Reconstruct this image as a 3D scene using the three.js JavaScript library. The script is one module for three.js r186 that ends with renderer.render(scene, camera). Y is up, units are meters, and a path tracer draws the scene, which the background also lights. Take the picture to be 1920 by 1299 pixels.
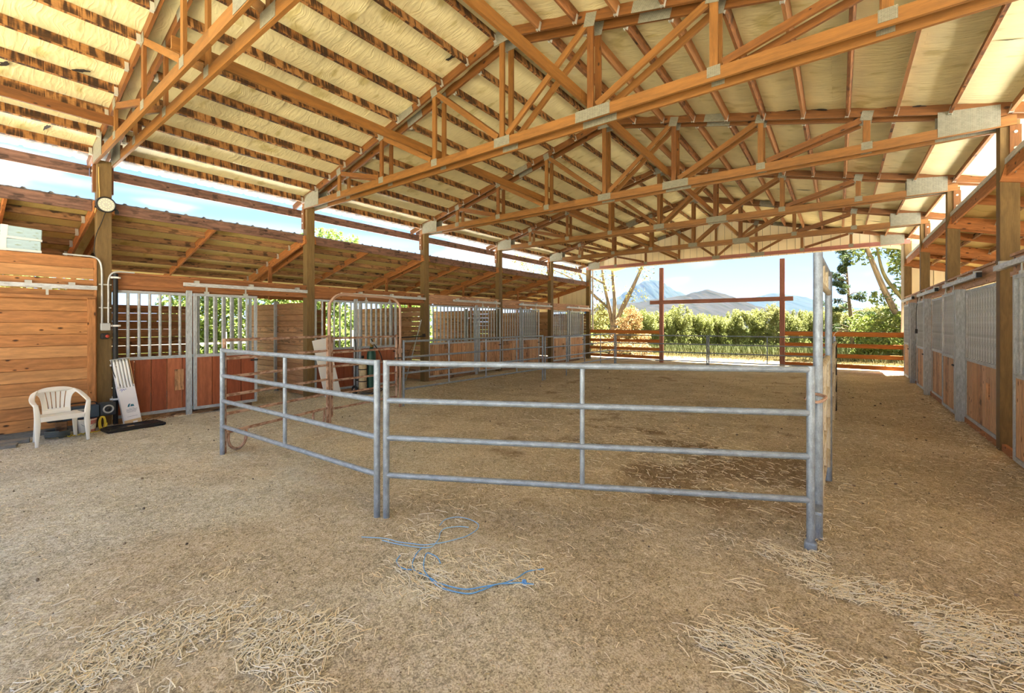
import * as THREE from 'three';
import { mergeGeometries } from 'three/addons/utils/BufferGeometryUtils.js';
import { RoundedBoxGeometry } from 'three/addons/geometries/RoundedBoxGeometry.js';

// ---------------------------------------------------------------- camera, sky, sun, exposure
const W = 1920, H = 1299, FOCAL = 809.68;
const scene = new THREE.Scene();
const camera = new THREE.PerspectiveCamera(2 * Math.atan(H / 2 / FOCAL) * 180 / Math.PI, W / H, 0.05, 20000);
camera.position.set(0, 1.775, 0);
camera.rotation.set(0, 0.64741, 0);
camera.setViewOffset(W, H, 0, 42.73, W, H);
const renderer = new THREE.WebGLRenderer();
renderer.toneMapping = THREE.LinearToneMapping;
renderer.toneMappingExposure = 2.9;
renderer.shadowMap.enabled = true;
const SKY = 0.56;                                             // brightness of the sky
const sun = new THREE.DirectionalLight(0xfff8ec, 43);
sun.position.set(14, 60, -22);                               // high, from beyond the far end and a little to the right
sun.target.position.set(0, 0, 0);
sun.castShadow = true;
Object.assign(sun.shadow.camera, { left: -40, right: 40, top: 40, bottom: -40, near: 1, far: 160 });
sun.shadow.mapSize.set(4096, 4096);
scene.add(sun, sun.target);
scene.fog = new THREE.FogExp2(0x86b4ff, 0.00002);           // thin blue summer haze, seen only over kilometres

// ---------------------------------------------------------------- random numbers and noise
let seedState = 12345;
const rnd = () => { seedState = (seedState + 0x6d2b79f5) | 0; let t = Math.imul(seedState ^ (seedState >>> 15), 1 | seedState); t = (t + Math.imul(t ^ (t >>> 7), 61 | t)) ^ t; return ((t ^ (t >>> 14)) >>> 0) / 4294967296; };
const rr = (a, b) => a + (b - a) * rnd();
const pick = (list) => list[Math.floor(rnd() * list.length)];
const hash = (x, y) => { let h = Math.imul(x, 374761393) + Math.imul(y, 668265263) | 0; h = Math.imul(h ^ (h >>> 13), 1274126177); return ((h ^ (h >>> 16)) >>> 0) / 4294967296; };
const sm = (t) => t * t * (3 - 2 * t);
function vnoise(x, y, px = 65536, py = 65536) {              // value noise that repeats after px, py cells
  const x0 = Math.floor(x), y0 = Math.floor(y), fx = sm(x - x0), fy = sm(y - y0);
  const m = (v, p) => ((v % p) + p) % p, X0 = m(x0, px), X1 = m(x0 + 1, px), Y0 = m(y0, py), Y1 = m(y0 + 1, py);
  const a = hash(X0, Y0), b = hash(X1, Y0), c = hash(X0, Y1), d = hash(X1, Y1);
  return a + (b - a) * fx + (c - a) * fy + (a - b - c + d) * fx * fy;
}
const fbm = (x, y, oct = 4, px = 65536, py = 65536) => { let s = 0, a = 0.5, n = 0; for (let i = 0; i < oct; i++) { s += a * vnoise(x + i * 17, y + i * 31, px, py); n += a; a *= 0.5; x *= 2; y *= 2; px *= 2; py *= 2; } return s / n; };
const clamp = (v, a = 0, b = 1) => Math.min(b, Math.max(a, v));
const smooth = (v, a, b) => sm(clamp((v - a) / (b - a)));

// ---------------------------------------------------------------- textures (all computed)
function tex(w, h, srgb, fn) {
  const data = new Uint8Array(w * h * 4);
  for (let y = 0; y < h; y++) for (let x = 0; x < w; x++) {
    const c = fn(x, y), i = (y * w + x) * 4;
    if (typeof c === 'number') data[i] = data[i + 1] = data[i + 2] = clamp(c) * 255; else { data[i] = clamp(c[0]) * 255; data[i + 1] = clamp(c[1]) * 255; data[i + 2] = clamp(c[2]) * 255; }
    data[i + 3] = 255;
  }
  const t = new THREE.DataTexture(data, w, h);
  t.magFilter = t.minFilter = THREE.LinearFilter; t.wrapS = t.wrapT = THREE.RepeatWrapping;
  if (srgb) t.colorSpace = THREE.SRGBColorSpace;
  t.needsUpdate = true;
  return t;
}
function canvasTex(w, h, draw, repeat = true) {
  const c = document.createElement('canvas'); c.width = w; c.height = h; draw(c.getContext('2d'), w, h);
  const t = new THREE.CanvasTexture(c); t.colorSpace = THREE.SRGBColorSpace;
  if (repeat) t.wrapS = t.wrapT = THREE.RepeatWrapping;
  return t;
}
// wood: one tile is 1.6 m along the grain and 0.4 m across
function woodTex(seed, knots, contrast, stain = 0) {
  const w = 1024, h = 256, K = [];
  for (let i = 0; i < knots; i++) K.push([hash(i, seed) * w, hash(i + 50, seed) * h, 5 + 9 * hash(i + 90, seed)]);
  return tex(w, h, true, (x, y) => {
    let bend = 0, dark = 0, red = 0;
    for (const [kx, ky, kr] of K) {
      let dx = Math.abs(x - kx), dy = Math.abs(y - ky); dx = Math.min(dx, w - dx); dy = Math.min(dy, h - dy);
      const r = Math.hypot(dx / 1.9, dy) / kr;
      if (r < 1) dark = Math.max(dark, 0.55 * (1 - r * r)); else if (r < 4) bend += (4 - r) * 0.5;
      if (r < 1.5) red = Math.max(red, 0.4 * (1.5 - r));
    }
    const warp = fbm(x / 128 + seed, y / 64, 2, 8, 4) * 5 + bend;
    const rings = 0.5 + 0.5 * Math.sin((y / h * 2 * Math.PI) * 5 + warp * 1.5);
    const fine = vnoise(x / 60, y / 1.6 + seed, 17, 160), fib = fbm(x / 22, y / 2.2, 3, 46, 116), broad = fbm(x / 200 + 3, y / 60 + seed, 3, 5, 4);
    let v = 0.9 - contrast * (0.11 * rings + 0.22 * (fine - 0.5) + 0.2 * (fib - 0.5)) - 0.3 * contrast * (broad - 0.5) - dark;
    if (stain) v -= stain * smooth(fbm(x / 90 + 7, y / 50 + seed, 4, 11, 5), 0.5, 0.72);
    return [v, v * (1 - 0.12 * red), v * (1 - 0.3 * red)];
  });
}
const T = {
  grain: woodTex(1, 0, 0.55), knotty: woodTex(5, 7, 0.7), rough: woodTex(9, 4, 1.1, 0.25), weather: woodTex(13, 3, 0.9, 0.4),
  mottle: tex(1024, 128, true, (x, y) => {                     // old water and mould stains across the purlin faces, with pale runs between them
    const b = fbm(x / 42, y / 90, 3, 24, 2), s = vnoise(x / 7, y / 70 + 5, 146, 2), f = fbm(x / 20, y / 2.5, 2, 51, 51);
    const m = smooth(b + 0.36 * (s - 0.5), 0.28, 0.66), edge = smooth(Math.abs(y / 128 - 0.5), 0.34, 0.5);
    const d = m * (1 - 0.5 * edge), v = 0.93 - 0.56 * d - 0.22 * (f - 0.5) - 0.08 * (s - 0.5);
    return [v, v * (1 - 0.1 * d), v * (1 - 0.24 * d)];
  }),
  wrinkle: tex(1024, 1024, false, (x, y) => {                  // creases of the vinyl facing, mostly down the slope
    const a = fbm(x / 28 + 2 * fbm(x / 130, y / 130, 2, 8, 8), y / 190, 3, 37, 6), b = fbm(x / 60, y / 60, 4, 18, 18), c = 1 - Math.abs(2 * vnoise(x / 17 + 3 * vnoise(x / 90, y / 90, 12, 12), y / 140, 61, 8) - 1);
    return 0.5 * a + 0.3 * b + 0.2 * c * c;
  }),
  film: tex(512, 512, true, (x, y) => { const a = fbm(x / 60, y / 60, 4, 9, 9), s = smooth(fbm(x / 40 + 9, y / 90, 4, 13, 6), 0.6, 0.8); const v = 0.97 - 0.1 * (a - 0.4) - 0.12 * s; return [v, v * (1 - 0.02 * s), v * (1 - 0.12 * s)]; }),
  metal: tex(512, 512, true, (x, y) => { const a = fbm(x / 26, y / 26, 4, 20, 20), b = vnoise(x / 5, y / 5, 103, 103); const v = 0.88 - 0.28 * (a - 0.5) - 0.1 * (b - 0.5); return [v, v, v]; }),
  metalRough: tex(256, 256, false, (x, y) => 0.42 + 0.45 * fbm(x / 22, y / 22, 4, 12, 12)),
  rust: tex(512, 512, true, (x, y) => { const a = fbm(x / 30, y / 30, 5, 17, 17), p = smooth(a, 0.45, 0.62), b = vnoise(x / 3, y / 3, 171, 171); return [0.74 - 0.17 * p + 0.08 * b, 0.63 - 0.19 * p + 0.06 * b, 0.56 - 0.2 * p + 0.05 * b]; }),
  pale: tex(512, 512, true, (x, y) => { const p = smooth(fbm(x / 34, y / 34, 5, 15, 15), 0.5, 0.68), b = vnoise(x / 4, y / 4, 128, 128); return [0.8 - 0.09 * p - 0.06 * b, 0.76 - 0.11 * p - 0.06 * b, 0.67 - 0.13 * p - 0.06 * b]; }),
  nails: tex(256, 256, false, (x, y) => { const u = (x % 16) / 16, v = (y % 22) / 22; return Math.abs(u - 0.5) < 0.2 && Math.abs(v - 0.5) < 0.36 ? 0.1 : 0.9; }),
  nailsColor: tex(256, 256, true, (x, y) => { const u = (x % 16) / 16, v = (y % 22) / 22, n = fbm(x / 30, y / 30, 3, 8, 11); const k = Math.abs(u - 0.5) < 0.24 && Math.abs(v - 0.5) < 0.38 ? 0.6 : 1; const q = (0.93 - 0.16 * (n - 0.5)) * k; return [q, q, q * 0.97]; }),
  bark: tex(256, 512, true, (x, y) => { const a = fbm(x / 9, y / 40, 4, 28, 13); const v = 0.55 + 0.7 * (a - 0.35); return [v, v, v]; }),
};
T.dirt = canvasTex(2048, 2048, (g, w) => {                      // 3 m of packed earth, sand grains and fine chaff
  const im = g.createImageData(w, w);
  for (let y = 0; y < w; y++) for (let x = 0; x < w; x++) {
    const a = fbm(x / 256, y / 256, 4, 8, 8), b = fbm(x / 24, y / 24, 3, 85, 85), c = hash(x, y), d = vnoise(x / 5, y / 5, 409, 409);
    const v = 0.85 + 0.16 * (a - 0.5) + 0.22 * (b - 0.5) + 0.42 * (c - 0.5) + 0.38 * (d - 0.5), i = (y * w + x) * 4;
    im.data[i] = 255 * clamp(v * 1.0); im.data[i + 1] = 255 * clamp(v * 0.955); im.data[i + 2] = 255 * clamp(v * (0.87 + 0.06 * (b - 0.5))); im.data[i + 3] = 255;
  }
  g.putImageData(im, 0, 0);
  g.lineCap = 'round';
  for (let i = 0; i < 7000; i++) {
    const x = rr(0, w), y = rr(0, w), l = rr(3, 13), q = rr(0, 6.28), dx = Math.cos(q) * l, dy = Math.sin(q) * l, k = rnd();
    g.strokeStyle = k < 0.62 ? `rgba(${232 + rr(-18, 18)},${205 + rr(-20, 14)},${150 + rr(-25, 20)},${rr(0.35, 0.85)})` : k < 0.9 ? `rgba(92,66,42,${rr(0.3, 0.7)})` : `rgba(240,232,214,${rr(0.4, 0.8)})`;
    g.lineWidth = rr(0.8, 2.1);
    for (const ox of [-w, 0, w]) for (const oy of [-w, 0, w]) { if (x + ox < -30 || x + ox > w + 30 || y + oy < -30 || y + oy > w + 30) continue; g.beginPath(); g.moveTo(x + ox, y + oy); g.quadraticCurveTo(x + ox + dx * 0.5 - dy * 0.15, y + oy + dy * 0.5 + dx * 0.15, x + ox + dx, y + oy + dy); g.stroke(); }
  }
  for (let i = 0; i < 1600; i++) { const x = rr(6, w - 6), y = rr(6, w - 6), r = rr(1, 4.2); g.fillStyle = rnd() < 0.6 ? `rgba(88,68,48,${rr(0.4, 0.8)})` : `rgba(205,192,170,${rr(0.4, 0.8)})`; g.beginPath(); g.ellipse(x, y, r, r * rr(0.5, 1), rr(0, 3), 0, 6.3); g.fill(); }
});
T.dirtBump = tex(1024, 1024, false, (x, y) => 0.45 * fbm(x / 14, y / 14, 4, 73, 73) + 0.4 * fbm(x / 50, y / 50, 3, 20, 20) + 0.15 * hash(x, y));
T.grassGround = tex(512, 512, true, (x, y) => { const a = fbm(x / 30, y / 30, 4, 17, 17), b = hash(x, y), v = 0.75 + 0.5 * (a - 0.5) + 0.25 * (b - 0.5); return [v, v, v * 0.95]; });
T.carton = canvasTex(256, 768, (g, w, h) => {                    // printed face of the tall carton
  g.fillStyle = '#f1eff2'; g.fillRect(0, 0, w, h);
  g.strokeStyle = '#3d50b5'; g.lineWidth = 6; g.lineJoin = 'round';
  g.beginPath(); g.moveTo(26, 40); g.lineTo(52, 18); g.lineTo(60, 50); g.lineTo(80, 20); g.lineTo(92, 48); g.lineTo(112, 26); g.lineTo(128, 40); g.stroke();
  g.beginPath(); g.moveTo(44, 62); g.lineTo(60, 72); g.stroke();
  g.fillStyle = '#2c6f86'; g.beginPath(); g.moveTo(92, 398); g.quadraticCurveTo(104, 330, 140, 336); g.lineTo(120, 398); g.fill();
  g.beginPath(); g.moveTo(132, 398); g.lineTo(152, 344); g.lineTo(166, 362); g.lineTo(178, 346); g.quadraticCurveTo(190, 370, 196, 398); g.fill();
  g.fillStyle = '#8e93a6';
  for (const [y, x0, x1, t] of [[426, 110, 176, 7], [448, 62, 226, 8], [466, 66, 216, 8], [486, 60, 210, 8], [506, 74, 200, 7], [592, 60, 216, 6]]) for (let x = x0; x < x1; x += 13) g.fillRect(x, y, 9 + (x % 4), t);
  g.fillStyle = '#d9b98c'; g.fillRect(0, 660, w, h - 660);
  g.fillStyle = '#c9a67a'; for (let i = 0; i < 60; i++) g.fillRect(rr(0, w), rr(662, h), rr(8, 40), 2);
  g.fillStyle = '#f1eff2'; g.fillRect(130, 700, 70, 34);
}, false);
T.bucket = canvasTex(512, 256, (g, w, h) => {
  g.fillStyle = '#ece8df'; g.fillRect(0, 0, w, h); g.fillStyle = '#b4372e';
  for (let k = 0; k < 6; k++) for (let i = 0; i < 14; i++) g.fillRect(150 + i * 15 + (k % 2) * 4, 50 + k * 27, 10, 13);
}, false);
for (const t of [T.metal, T.metalRough]) t.repeat.set(1.2, 1.2);

// ---------------------------------------------------------------- materials
const std = (color, o = {}) => new THREE.MeshStandardMaterial({ color, roughness: 0.8, ...o });
const wood = (color, map, o = {}) => std(color, { map, bumpMap: map, bumpScale: 0.0006, roughness: 0.72, ...o });
const M = {
  truss: [wood('#926129', T.grain, { roughness: 0.55 }), wood('#885522', T.knotty, { roughness: 0.55 }), wood('#99672e', T.grain, { roughness: 0.55 })],
  purlin: [wood('#a5743f', T.mottle), wood('#9b6a38', T.mottle), wood('#ae7d48', T.mottle)],
  smoothPurlin: [wood('#b07a48', T.grain), wood('#a36b3c', T.rough)],
  lean: [wood('#ba8c60', T.rough), wood('#ac7f56', T.weather)],
  leanRafter: wood('#c17c42', T.knotty),
  post: wood('#876c40', T.grain),
  fascia: wood('#8f6a5a', T.rough),
  redChord: wood('#b8786c', T.grain),
  rail: [wood('#f79a45', T.grain), wood('#f08e3c', T.grain)],
  freePost: wood('#c98a75', T.grain),
  siding: [wood('#d4955a', T.knotty), wood('#cb8b53', T.knotty), wood('#dba067', T.grain), wood('#cf9159', T.knotty)],
  header: wood('#b97a48', T.knotty), paleHeader: wood('#dfae88', T.knotty),
  red: [wood('#bd6a44', T.knotty), wood('#b05f3a', T.grain), wood('#c3744e', T.grain), wood('#a95836', T.grain)],
  tan: [wood('#e6b284', T.knotty), wood('#dda777', T.rough), wood('#ecbc8e', T.knotty), wood('#e2ab78', T.grain)],
  stall: [wood('#d8a479', T.rough), wood('#cb966a', T.grain), wood('#dfae85', T.grain)],
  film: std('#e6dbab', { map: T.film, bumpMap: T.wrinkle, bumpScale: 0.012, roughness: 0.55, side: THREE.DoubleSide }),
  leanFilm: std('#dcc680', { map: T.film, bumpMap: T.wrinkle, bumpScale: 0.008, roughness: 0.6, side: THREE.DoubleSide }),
  eaveMetal: std('#a8a9a8', { map: T.metal, roughness: 0.5, side: THREE.DoubleSide }),
  roofMetal: std('#f0f0ee', { map: T.metal, roughness: 0.5, side: THREE.DoubleSide }),
  clad: std('#fbeecb', { roughness: 0.6 }),
  galv: std('#a7b4c4', { map: T.metal, roughnessMap: T.metalRough, metalness: 0.35, roughness: 0.7 }),
  galvFrame: std('#cdd4d8', { map: T.metal, roughnessMap: T.metalRough, metalness: 0.12, roughness: 0.9 }),
  bar: std('#ccd1d3', { map: T.metal, roughnessMap: T.metalRough, metalness: 0.15, roughness: 0.85 }),
  darkPipe: std('#5a5a58', { map: T.metal, metalness: 0.4, roughness: 0.65 }),
  rustPipe: std('#ffffff', { map: T.rust, metalness: 0.15, roughness: 0.75 }),
  palePipe: std('#ffffff', { map: T.pale, roughness: 0.7 }),
  plate: std('#a5a294', { map: T.nailsColor, bumpMap: T.nails, bumpScale: 0.002, metalness: 0.25, roughness: 0.6 }),
  hanger: std('#c8c8bf', { metalness: 0.4, roughness: 0.5 }),
  track: std('#e3e6e6', { map: T.metal, metalness: 0.15, roughness: 0.55 }),
  plastic: std('#efece2', { roughness: 0.42 }),
  blackPlastic: std('#1b1b1c', { roughness: 0.6 }),
  navy: std('#3a5064', { roughness: 0.5 }),
  dark: std('#2a2622', { roughness: 0.8 }),
  concrete: std('#9a958c', { map: T.metal, roughness: 0.95 }),
  carton: std('#efedf0', { roughness: 0.7 }),
  cardboard: std('#c9a376', { roughness: 0.9 }),
  white: std('#efeeea', { roughness: 0.6 }),
  grey: std('#b8bcbc', { roughness: 0.5, metalness: 0.2 }),
  twine: std('#9ac5ec', { roughness: 0.75 }),
  yellow: std('#d8bd3a', { roughness: 0.6 }),
  foam: std('#bcd8e2', { map: T.film, roughness: 0.7 }),
  bark: std('#b09a78', { map: T.bark, roughness: 0.95 }),
  mossBark: std('#a49a62', { map: T.bark, roughness: 0.95 }),
  leaf: new THREE.MeshPhysicalMaterial({ color: '#f0f0f0', vertexColors: true, roughness: 0.8, specularIntensity: 0.25, transmission: 0.35, side: THREE.DoubleSide }),
  straw: std('#ffffff', { roughness: 0.75 }),
};

// ---------------------------------------------------------------- building helpers
const used = new Map();
function numbered(name) { const n = used.get(name) ?? 0; used.set(name, n + 1); return n ? name + '_' + String(n).padStart(3, '0') : name; }
const P = (x, y, d) => new THREE.Vector3(x, y, -d);                    // d runs into the barn, away from the camera
function thing(name, label, category, pos = P(0, 0, 0), group, turn = 0) {
  const o = new THREE.Group(); o.name = numbered(name); o.position.copy(pos); o.rotation.y = turn;
  o.userData = { label, category }; if (group) o.userData.group = group;
  scene.add(o); return o;
}
function structure(name, label) { const o = new THREE.Group(); o.name = name; o.userData = { kind: 'structure' }; if (label) o.userData.label = label; scene.add(o); return o; }
function put(name, geo, mat, parent, pos, quat) {
  const m = new THREE.Mesh(geo, mat); m.name = name; m.castShadow = m.receiveShadow = true;
  if (pos) m.position.copy(pos);
  if (quat) { if (quat.isQuaternion) m.quaternion.copy(quat); else m.rotation.set(...quat); }
  parent.add(m); return m;
}
function copyOf(o, pos, label, turn) {
  const c = o.clone(); c.name = numbered(o.name.replace(/_\d{3}$/, '')); c.userData = { ...o.userData };
  if (pos) c.position.copy(pos); if (label) c.userData.label = label; if (turn !== undefined) c.rotation.y = turn;
  scene.add(c); return c;
}
// a board whose length runs along x, with uv in metres along the grain
const boards = new Map();
function board(l, h, t, variant = 0, round = 0) {
  const key = [l.toFixed(3), h.toFixed(3), t.toFixed(3), variant, round].join();
  if (boards.has(key)) return boards.get(key);
  const g = round ? new RoundedBoxGeometry(l, h, t, 1, round) : new THREE.BoxGeometry(l, h, t);
  const p = g.attributes.position, n = g.attributes.normal, uv = g.attributes.uv, ou = hash(variant, 7) * 3.1, ov = hash(variant, 19) * 2.3;
  for (let i = 0; i < p.count; i++) {
    const ax = Math.abs(n.getX(i)), ay = Math.abs(n.getY(i)), az = Math.abs(n.getZ(i));
    const across = az >= ay && az >= ax ? p.getY(i) : ay >= ax ? p.getZ(i) + 0.13 : p.getY(i);
    uv.setXY(i, ((ax > ay && ax > az ? p.getZ(i) : p.getX(i)) + l / 2) / 1.6 + ou, (across + h / 2) / 0.4 + ov);
  }
  boards.set(key, g); return g;
}
const QX = new THREE.Quaternion(), AX = new THREE.Vector3(1, 0, 0);
// a board from a to b (centre line); its height h lies along "up" as far as that is square to the line
function beam(name, a, b, h, t, mat, parent, up = new THREE.Vector3(0, 1, 0), round = 0) {
  const d = b.clone().sub(a), l = d.length(), x = d.clone().normalize(); if (Math.abs(x.dot(up)) > 0.99) up = Math.abs(x.x) > 0.9 ? new THREE.Vector3(0, 0, 1) : new THREE.Vector3(1, 0, 0);
  const z = x.clone().cross(up).normalize(), y = z.clone().cross(x);
  const q = new THREE.Quaternion().setFromRotationMatrix(new THREE.Matrix4().makeBasis(x, y, z));
  return put(name, board(l, h, t, Math.floor(rnd() * 6), round), mat, parent, a.clone().add(b).multiplyScalar(0.5), q);
}
const cyls = new Map();
function cyl(r, l, seg = 12, r2 = r) { const k = [r, l.toFixed(3), seg, r2].join(); if (!cyls.has(k)) { const g = new THREE.CylinderGeometry(r2, r, l, seg, 1); const uv = g.attributes.uv; for (let i = 0; i < uv.count; i++) uv.setXY(i, uv.getX(i) * 0.4, uv.getY(i) * l); cyls.set(k, g); } return cyls.get(k); }
const UP = new THREE.Vector3(0, 1, 0);
function pipe(name, a, b, r, mat, parent, seg = 12) {
  const d = b.clone().sub(a), q = new THREE.Quaternion().setFromUnitVectors(UP, d.clone().normalize());
  return put(name, cyl(r, d.length(), seg), mat, parent, a.clone().add(b).multiplyScalar(0.5), q);
}
function tube(pts, r, seg = 40, rad = 8, closed = false) { return new THREE.TubeGeometry(new THREE.CatmullRomCurve3(pts, closed, 'catmullrom', 0.5), seg, r, rad, closed); }
const V = (x, y, z) => new THREE.Vector3(x, y, z);
function bakeBox(w, h, d, x, y, z, rot) { const g = new THREE.BoxGeometry(w, h, d); if (rot) g.rotateX(rot[0]).rotateY(rot[1]).rotateZ(rot[2]); g.translate(x, y, z); return g; }
function bakeRound(w, h, d, r, x, y, z) { const g = new RoundedBoxGeometry(w, h, d, 2, r); g.translate(x, y, z); return g; }
const ORD = ['first', 'second', 'third', 'fourth', 'fifth', 'sixth'];

// ---------------------------------------------------------------- sky with a few fair-weather clouds, the same all round
{
  const w = 2048, h = 1024, data = new Float32Array(w * h * 4);
  for (let y = 0; y < h; y++) {
    const el = ((y + 0.5) / h - 0.5) * Math.PI, s = Math.sin(el), up = clamp(s);
    for (let x = 0; x < w; x++) {
      const i = (y * w + x) * 4, k = Math.pow(1 - up, 5), az = (x / w) * 2 * Math.PI;
      let c = [0.22 + 0.42 * k, 0.44 + 0.38 * k, 0.86 + 0.14 * k];
      if (s > 0.005) {
        const cx = x / w * 26, cy = el * 9.5;
        const n = fbm(cx + 1.4, cy * 1.6 + 4.3, 6, 26, 4096), big = fbm(cx * 0.3 + 7, cy * 0.5 + 2, 2, 8, 4096);
        const m = smooth(n + 0.5 * (big - 0.5), 0.57, 0.7) * smooth(s, 0.01, 0.06), wisp = 0.35 * smooth(fbm(cx * 0.6, cy * 3 + 11, 5, 16, 4096), 0.5, 0.75);
        const lit = 0.9 + 0.2 * clamp(n - 0.5), a = Math.max(m, wisp);
        c = c.map((v, j) => v + (lit * [1, 1, 1.02][j] - v) * a);
      }
      if (s < 0) c = [0.5, 0.5, 0.45];
      data[i] = c[0] * SKY; data[i + 1] = c[1] * SKY; data[i + 2] = c[2] * SKY; data[i + 3] = 1;
    }
  }
  const t = new THREE.DataTexture(data, w, h, THREE.RGBAFormat, THREE.FloatType);
  t.mapping = THREE.EquirectangularReflectionMapping; t.magFilter = t.minFilter = THREE.LinearFilter; t.needsUpdate = true;
  scene.background = t; scene.environment = t;
}

// ---------------------------------------------------------------- layout of the barn (metres)
const BAY = 3.66, D1 = 1.611, XL = -10.12, XR = 1.80, XC = -4.16, DN = (k) => D1 + BAY * (k - 1), FAR = DN(6), NEAR = DN(0);
const HEEL = 4.51, SL = 0.25;
const chordLow = (x) => 6.2 - SL * Math.abs(x - XC), chordTop = (x) => 6.345 - SL * Math.abs(x - XC);
const XOL = -13.8, XOR = 5.48;                                      // outer walls of the two lean-to rows
const NORTH = { L: new THREE.Vector3(-SL, 1, 0).normalize(), R: new THREE.Vector3(SL, 1, 0).normalize() };

// ---------------------------------------------------------------- ground inside and outside
const groundH = (x, d) => 0.03 * (fbm(x * 1.1 + 40, d * 1.1 + 9, 3) - 0.5) + 0.018 * (fbm(x * 5 + 3, d * 5 + 70, 3) - 0.5);
function soil(x, d) {                                               // colour of the earth: dry pale sand, brown earth, dark manured earth in the pen; pen and aisle paled in place of light
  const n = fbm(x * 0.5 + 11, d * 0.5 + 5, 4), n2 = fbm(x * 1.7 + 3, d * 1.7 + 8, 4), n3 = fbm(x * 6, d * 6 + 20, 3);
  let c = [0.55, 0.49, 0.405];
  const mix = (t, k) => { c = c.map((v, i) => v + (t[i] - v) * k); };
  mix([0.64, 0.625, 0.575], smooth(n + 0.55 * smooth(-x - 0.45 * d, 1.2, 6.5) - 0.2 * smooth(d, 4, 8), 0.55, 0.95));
  mix([0.62, 0.54, 0.43], 0.85 * smooth(x + 0.3 * (n2 - 0.5), -0.2, 0.6) * smooth(d, 2.5, 6));  // brown aisle earth, painted paler to make up for dim light
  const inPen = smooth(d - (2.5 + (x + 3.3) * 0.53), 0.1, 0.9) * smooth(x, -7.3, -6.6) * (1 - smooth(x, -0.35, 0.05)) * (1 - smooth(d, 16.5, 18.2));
  mix([0.66, 0.595, 0.505], 0.75 * inPen * smooth(n2, 0.3, 0.62));  // pen earth painted paler, standing in for light that is missing there
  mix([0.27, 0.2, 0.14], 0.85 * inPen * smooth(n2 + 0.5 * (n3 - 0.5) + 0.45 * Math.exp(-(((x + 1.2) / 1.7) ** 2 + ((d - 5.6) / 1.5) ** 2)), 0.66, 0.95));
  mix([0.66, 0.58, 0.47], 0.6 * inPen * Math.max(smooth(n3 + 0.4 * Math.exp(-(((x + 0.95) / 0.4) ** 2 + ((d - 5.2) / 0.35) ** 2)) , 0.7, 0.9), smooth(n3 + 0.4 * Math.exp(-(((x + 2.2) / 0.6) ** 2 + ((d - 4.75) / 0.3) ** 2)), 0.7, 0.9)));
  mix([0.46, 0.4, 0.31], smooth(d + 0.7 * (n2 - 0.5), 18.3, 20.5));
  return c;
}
{
  const x0 = -13.95, x1 = 5.65, d0 = -2.6, d1 = 21.4, step = 0.08, nx = Math.round((x1 - x0) / step), nd = Math.round((d1 - d0) / step);
  const g = new THREE.PlaneGeometry(1, 1, nx, nd), p = g.attributes.position, uv = g.attributes.uv, col = new Float32Array(p.count * 3);
  for (let i = 0; i < p.count; i++) {
    const x = x0 + (p.getX(i) + 0.5) * (x1 - x0), d = d0 + (p.getY(i) + 0.5) * (d1 - d0), e = Math.min(x - x0, x1 - x, d - d0, d1 - d);
    p.setXYZ(i, x, groundH(x, d) * smooth(e, 0, 0.5) - 0.06 * (1 - smooth(e, 0, 0.6)), -d); uv.setXY(i, x / 3, d / 3);
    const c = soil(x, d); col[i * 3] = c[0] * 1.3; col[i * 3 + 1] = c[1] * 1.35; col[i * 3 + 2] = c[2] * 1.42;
  }
  g.setAttribute('color', new THREE.BufferAttribute(col, 3)); g.computeVertexNormals();
  const m = put('floor', g, new THREE.MeshLambertMaterial({ color: '#ffffff', map: T.dirt, bumpMap: T.dirtBump, bumpScale: 0.02, vertexColors: true }), scene);
  m.userData = { kind: 'structure', label: 'packed earth floor littered with straw' };
}
{
  const g = new THREE.PlaneGeometry(260, 260, 170, 170), p = g.attributes.position, uv = g.attributes.uv, col = new Float32Array(p.count * 3);
  for (let i = 0; i < p.count; i++) {
    const x = p.getX(i) - 5, d = p.getY(i) + 30, n = fbm(x * 0.22, d * 0.22 + 7, 4), n2 = fbm(x * 0.8 + 5, d * 0.8, 3);
    p.setXYZ(i, x, -0.05 + 0.05 * (n - 0.5), -d); uv.setXY(i, x / 2, d / 2);
    let c = [0.58, 0.53, 0.45]; const mix = (t, k) => { c = c.map((v, j) => v + (t[j] - v) * k); };
    const far = d + 3 * (n - 0.5) + 2 * (n2 - 0.5);
    mix([0.42, 0.36, 0.28], smooth(far, 17, 19)); mix([0.06, 0.048, 0.021], smooth(far, 22.5, 24.5)); mix([0.046, 0.055, 0.015], smooth(far - 0.25 * (x + 4), 27, 31)); mix([0.05, 0.06, 0.02], smooth(-x + 1.5 * (n2 - 0.5), 14.6, 16.5));
    
    col.set(c, i * 3);
  }
  g.setAttribute('color', new THREE.BufferAttribute(col, 3)); g.computeVertexNormals();
  const m = put('field', g, new THREE.MeshLambertMaterial({ color: '#ffffff', map: T.grassGround, vertexColors: true }), scene);
  m.userData = { kind: 'structure', label: 'dry yard and grass field round the barn' };
}
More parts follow.
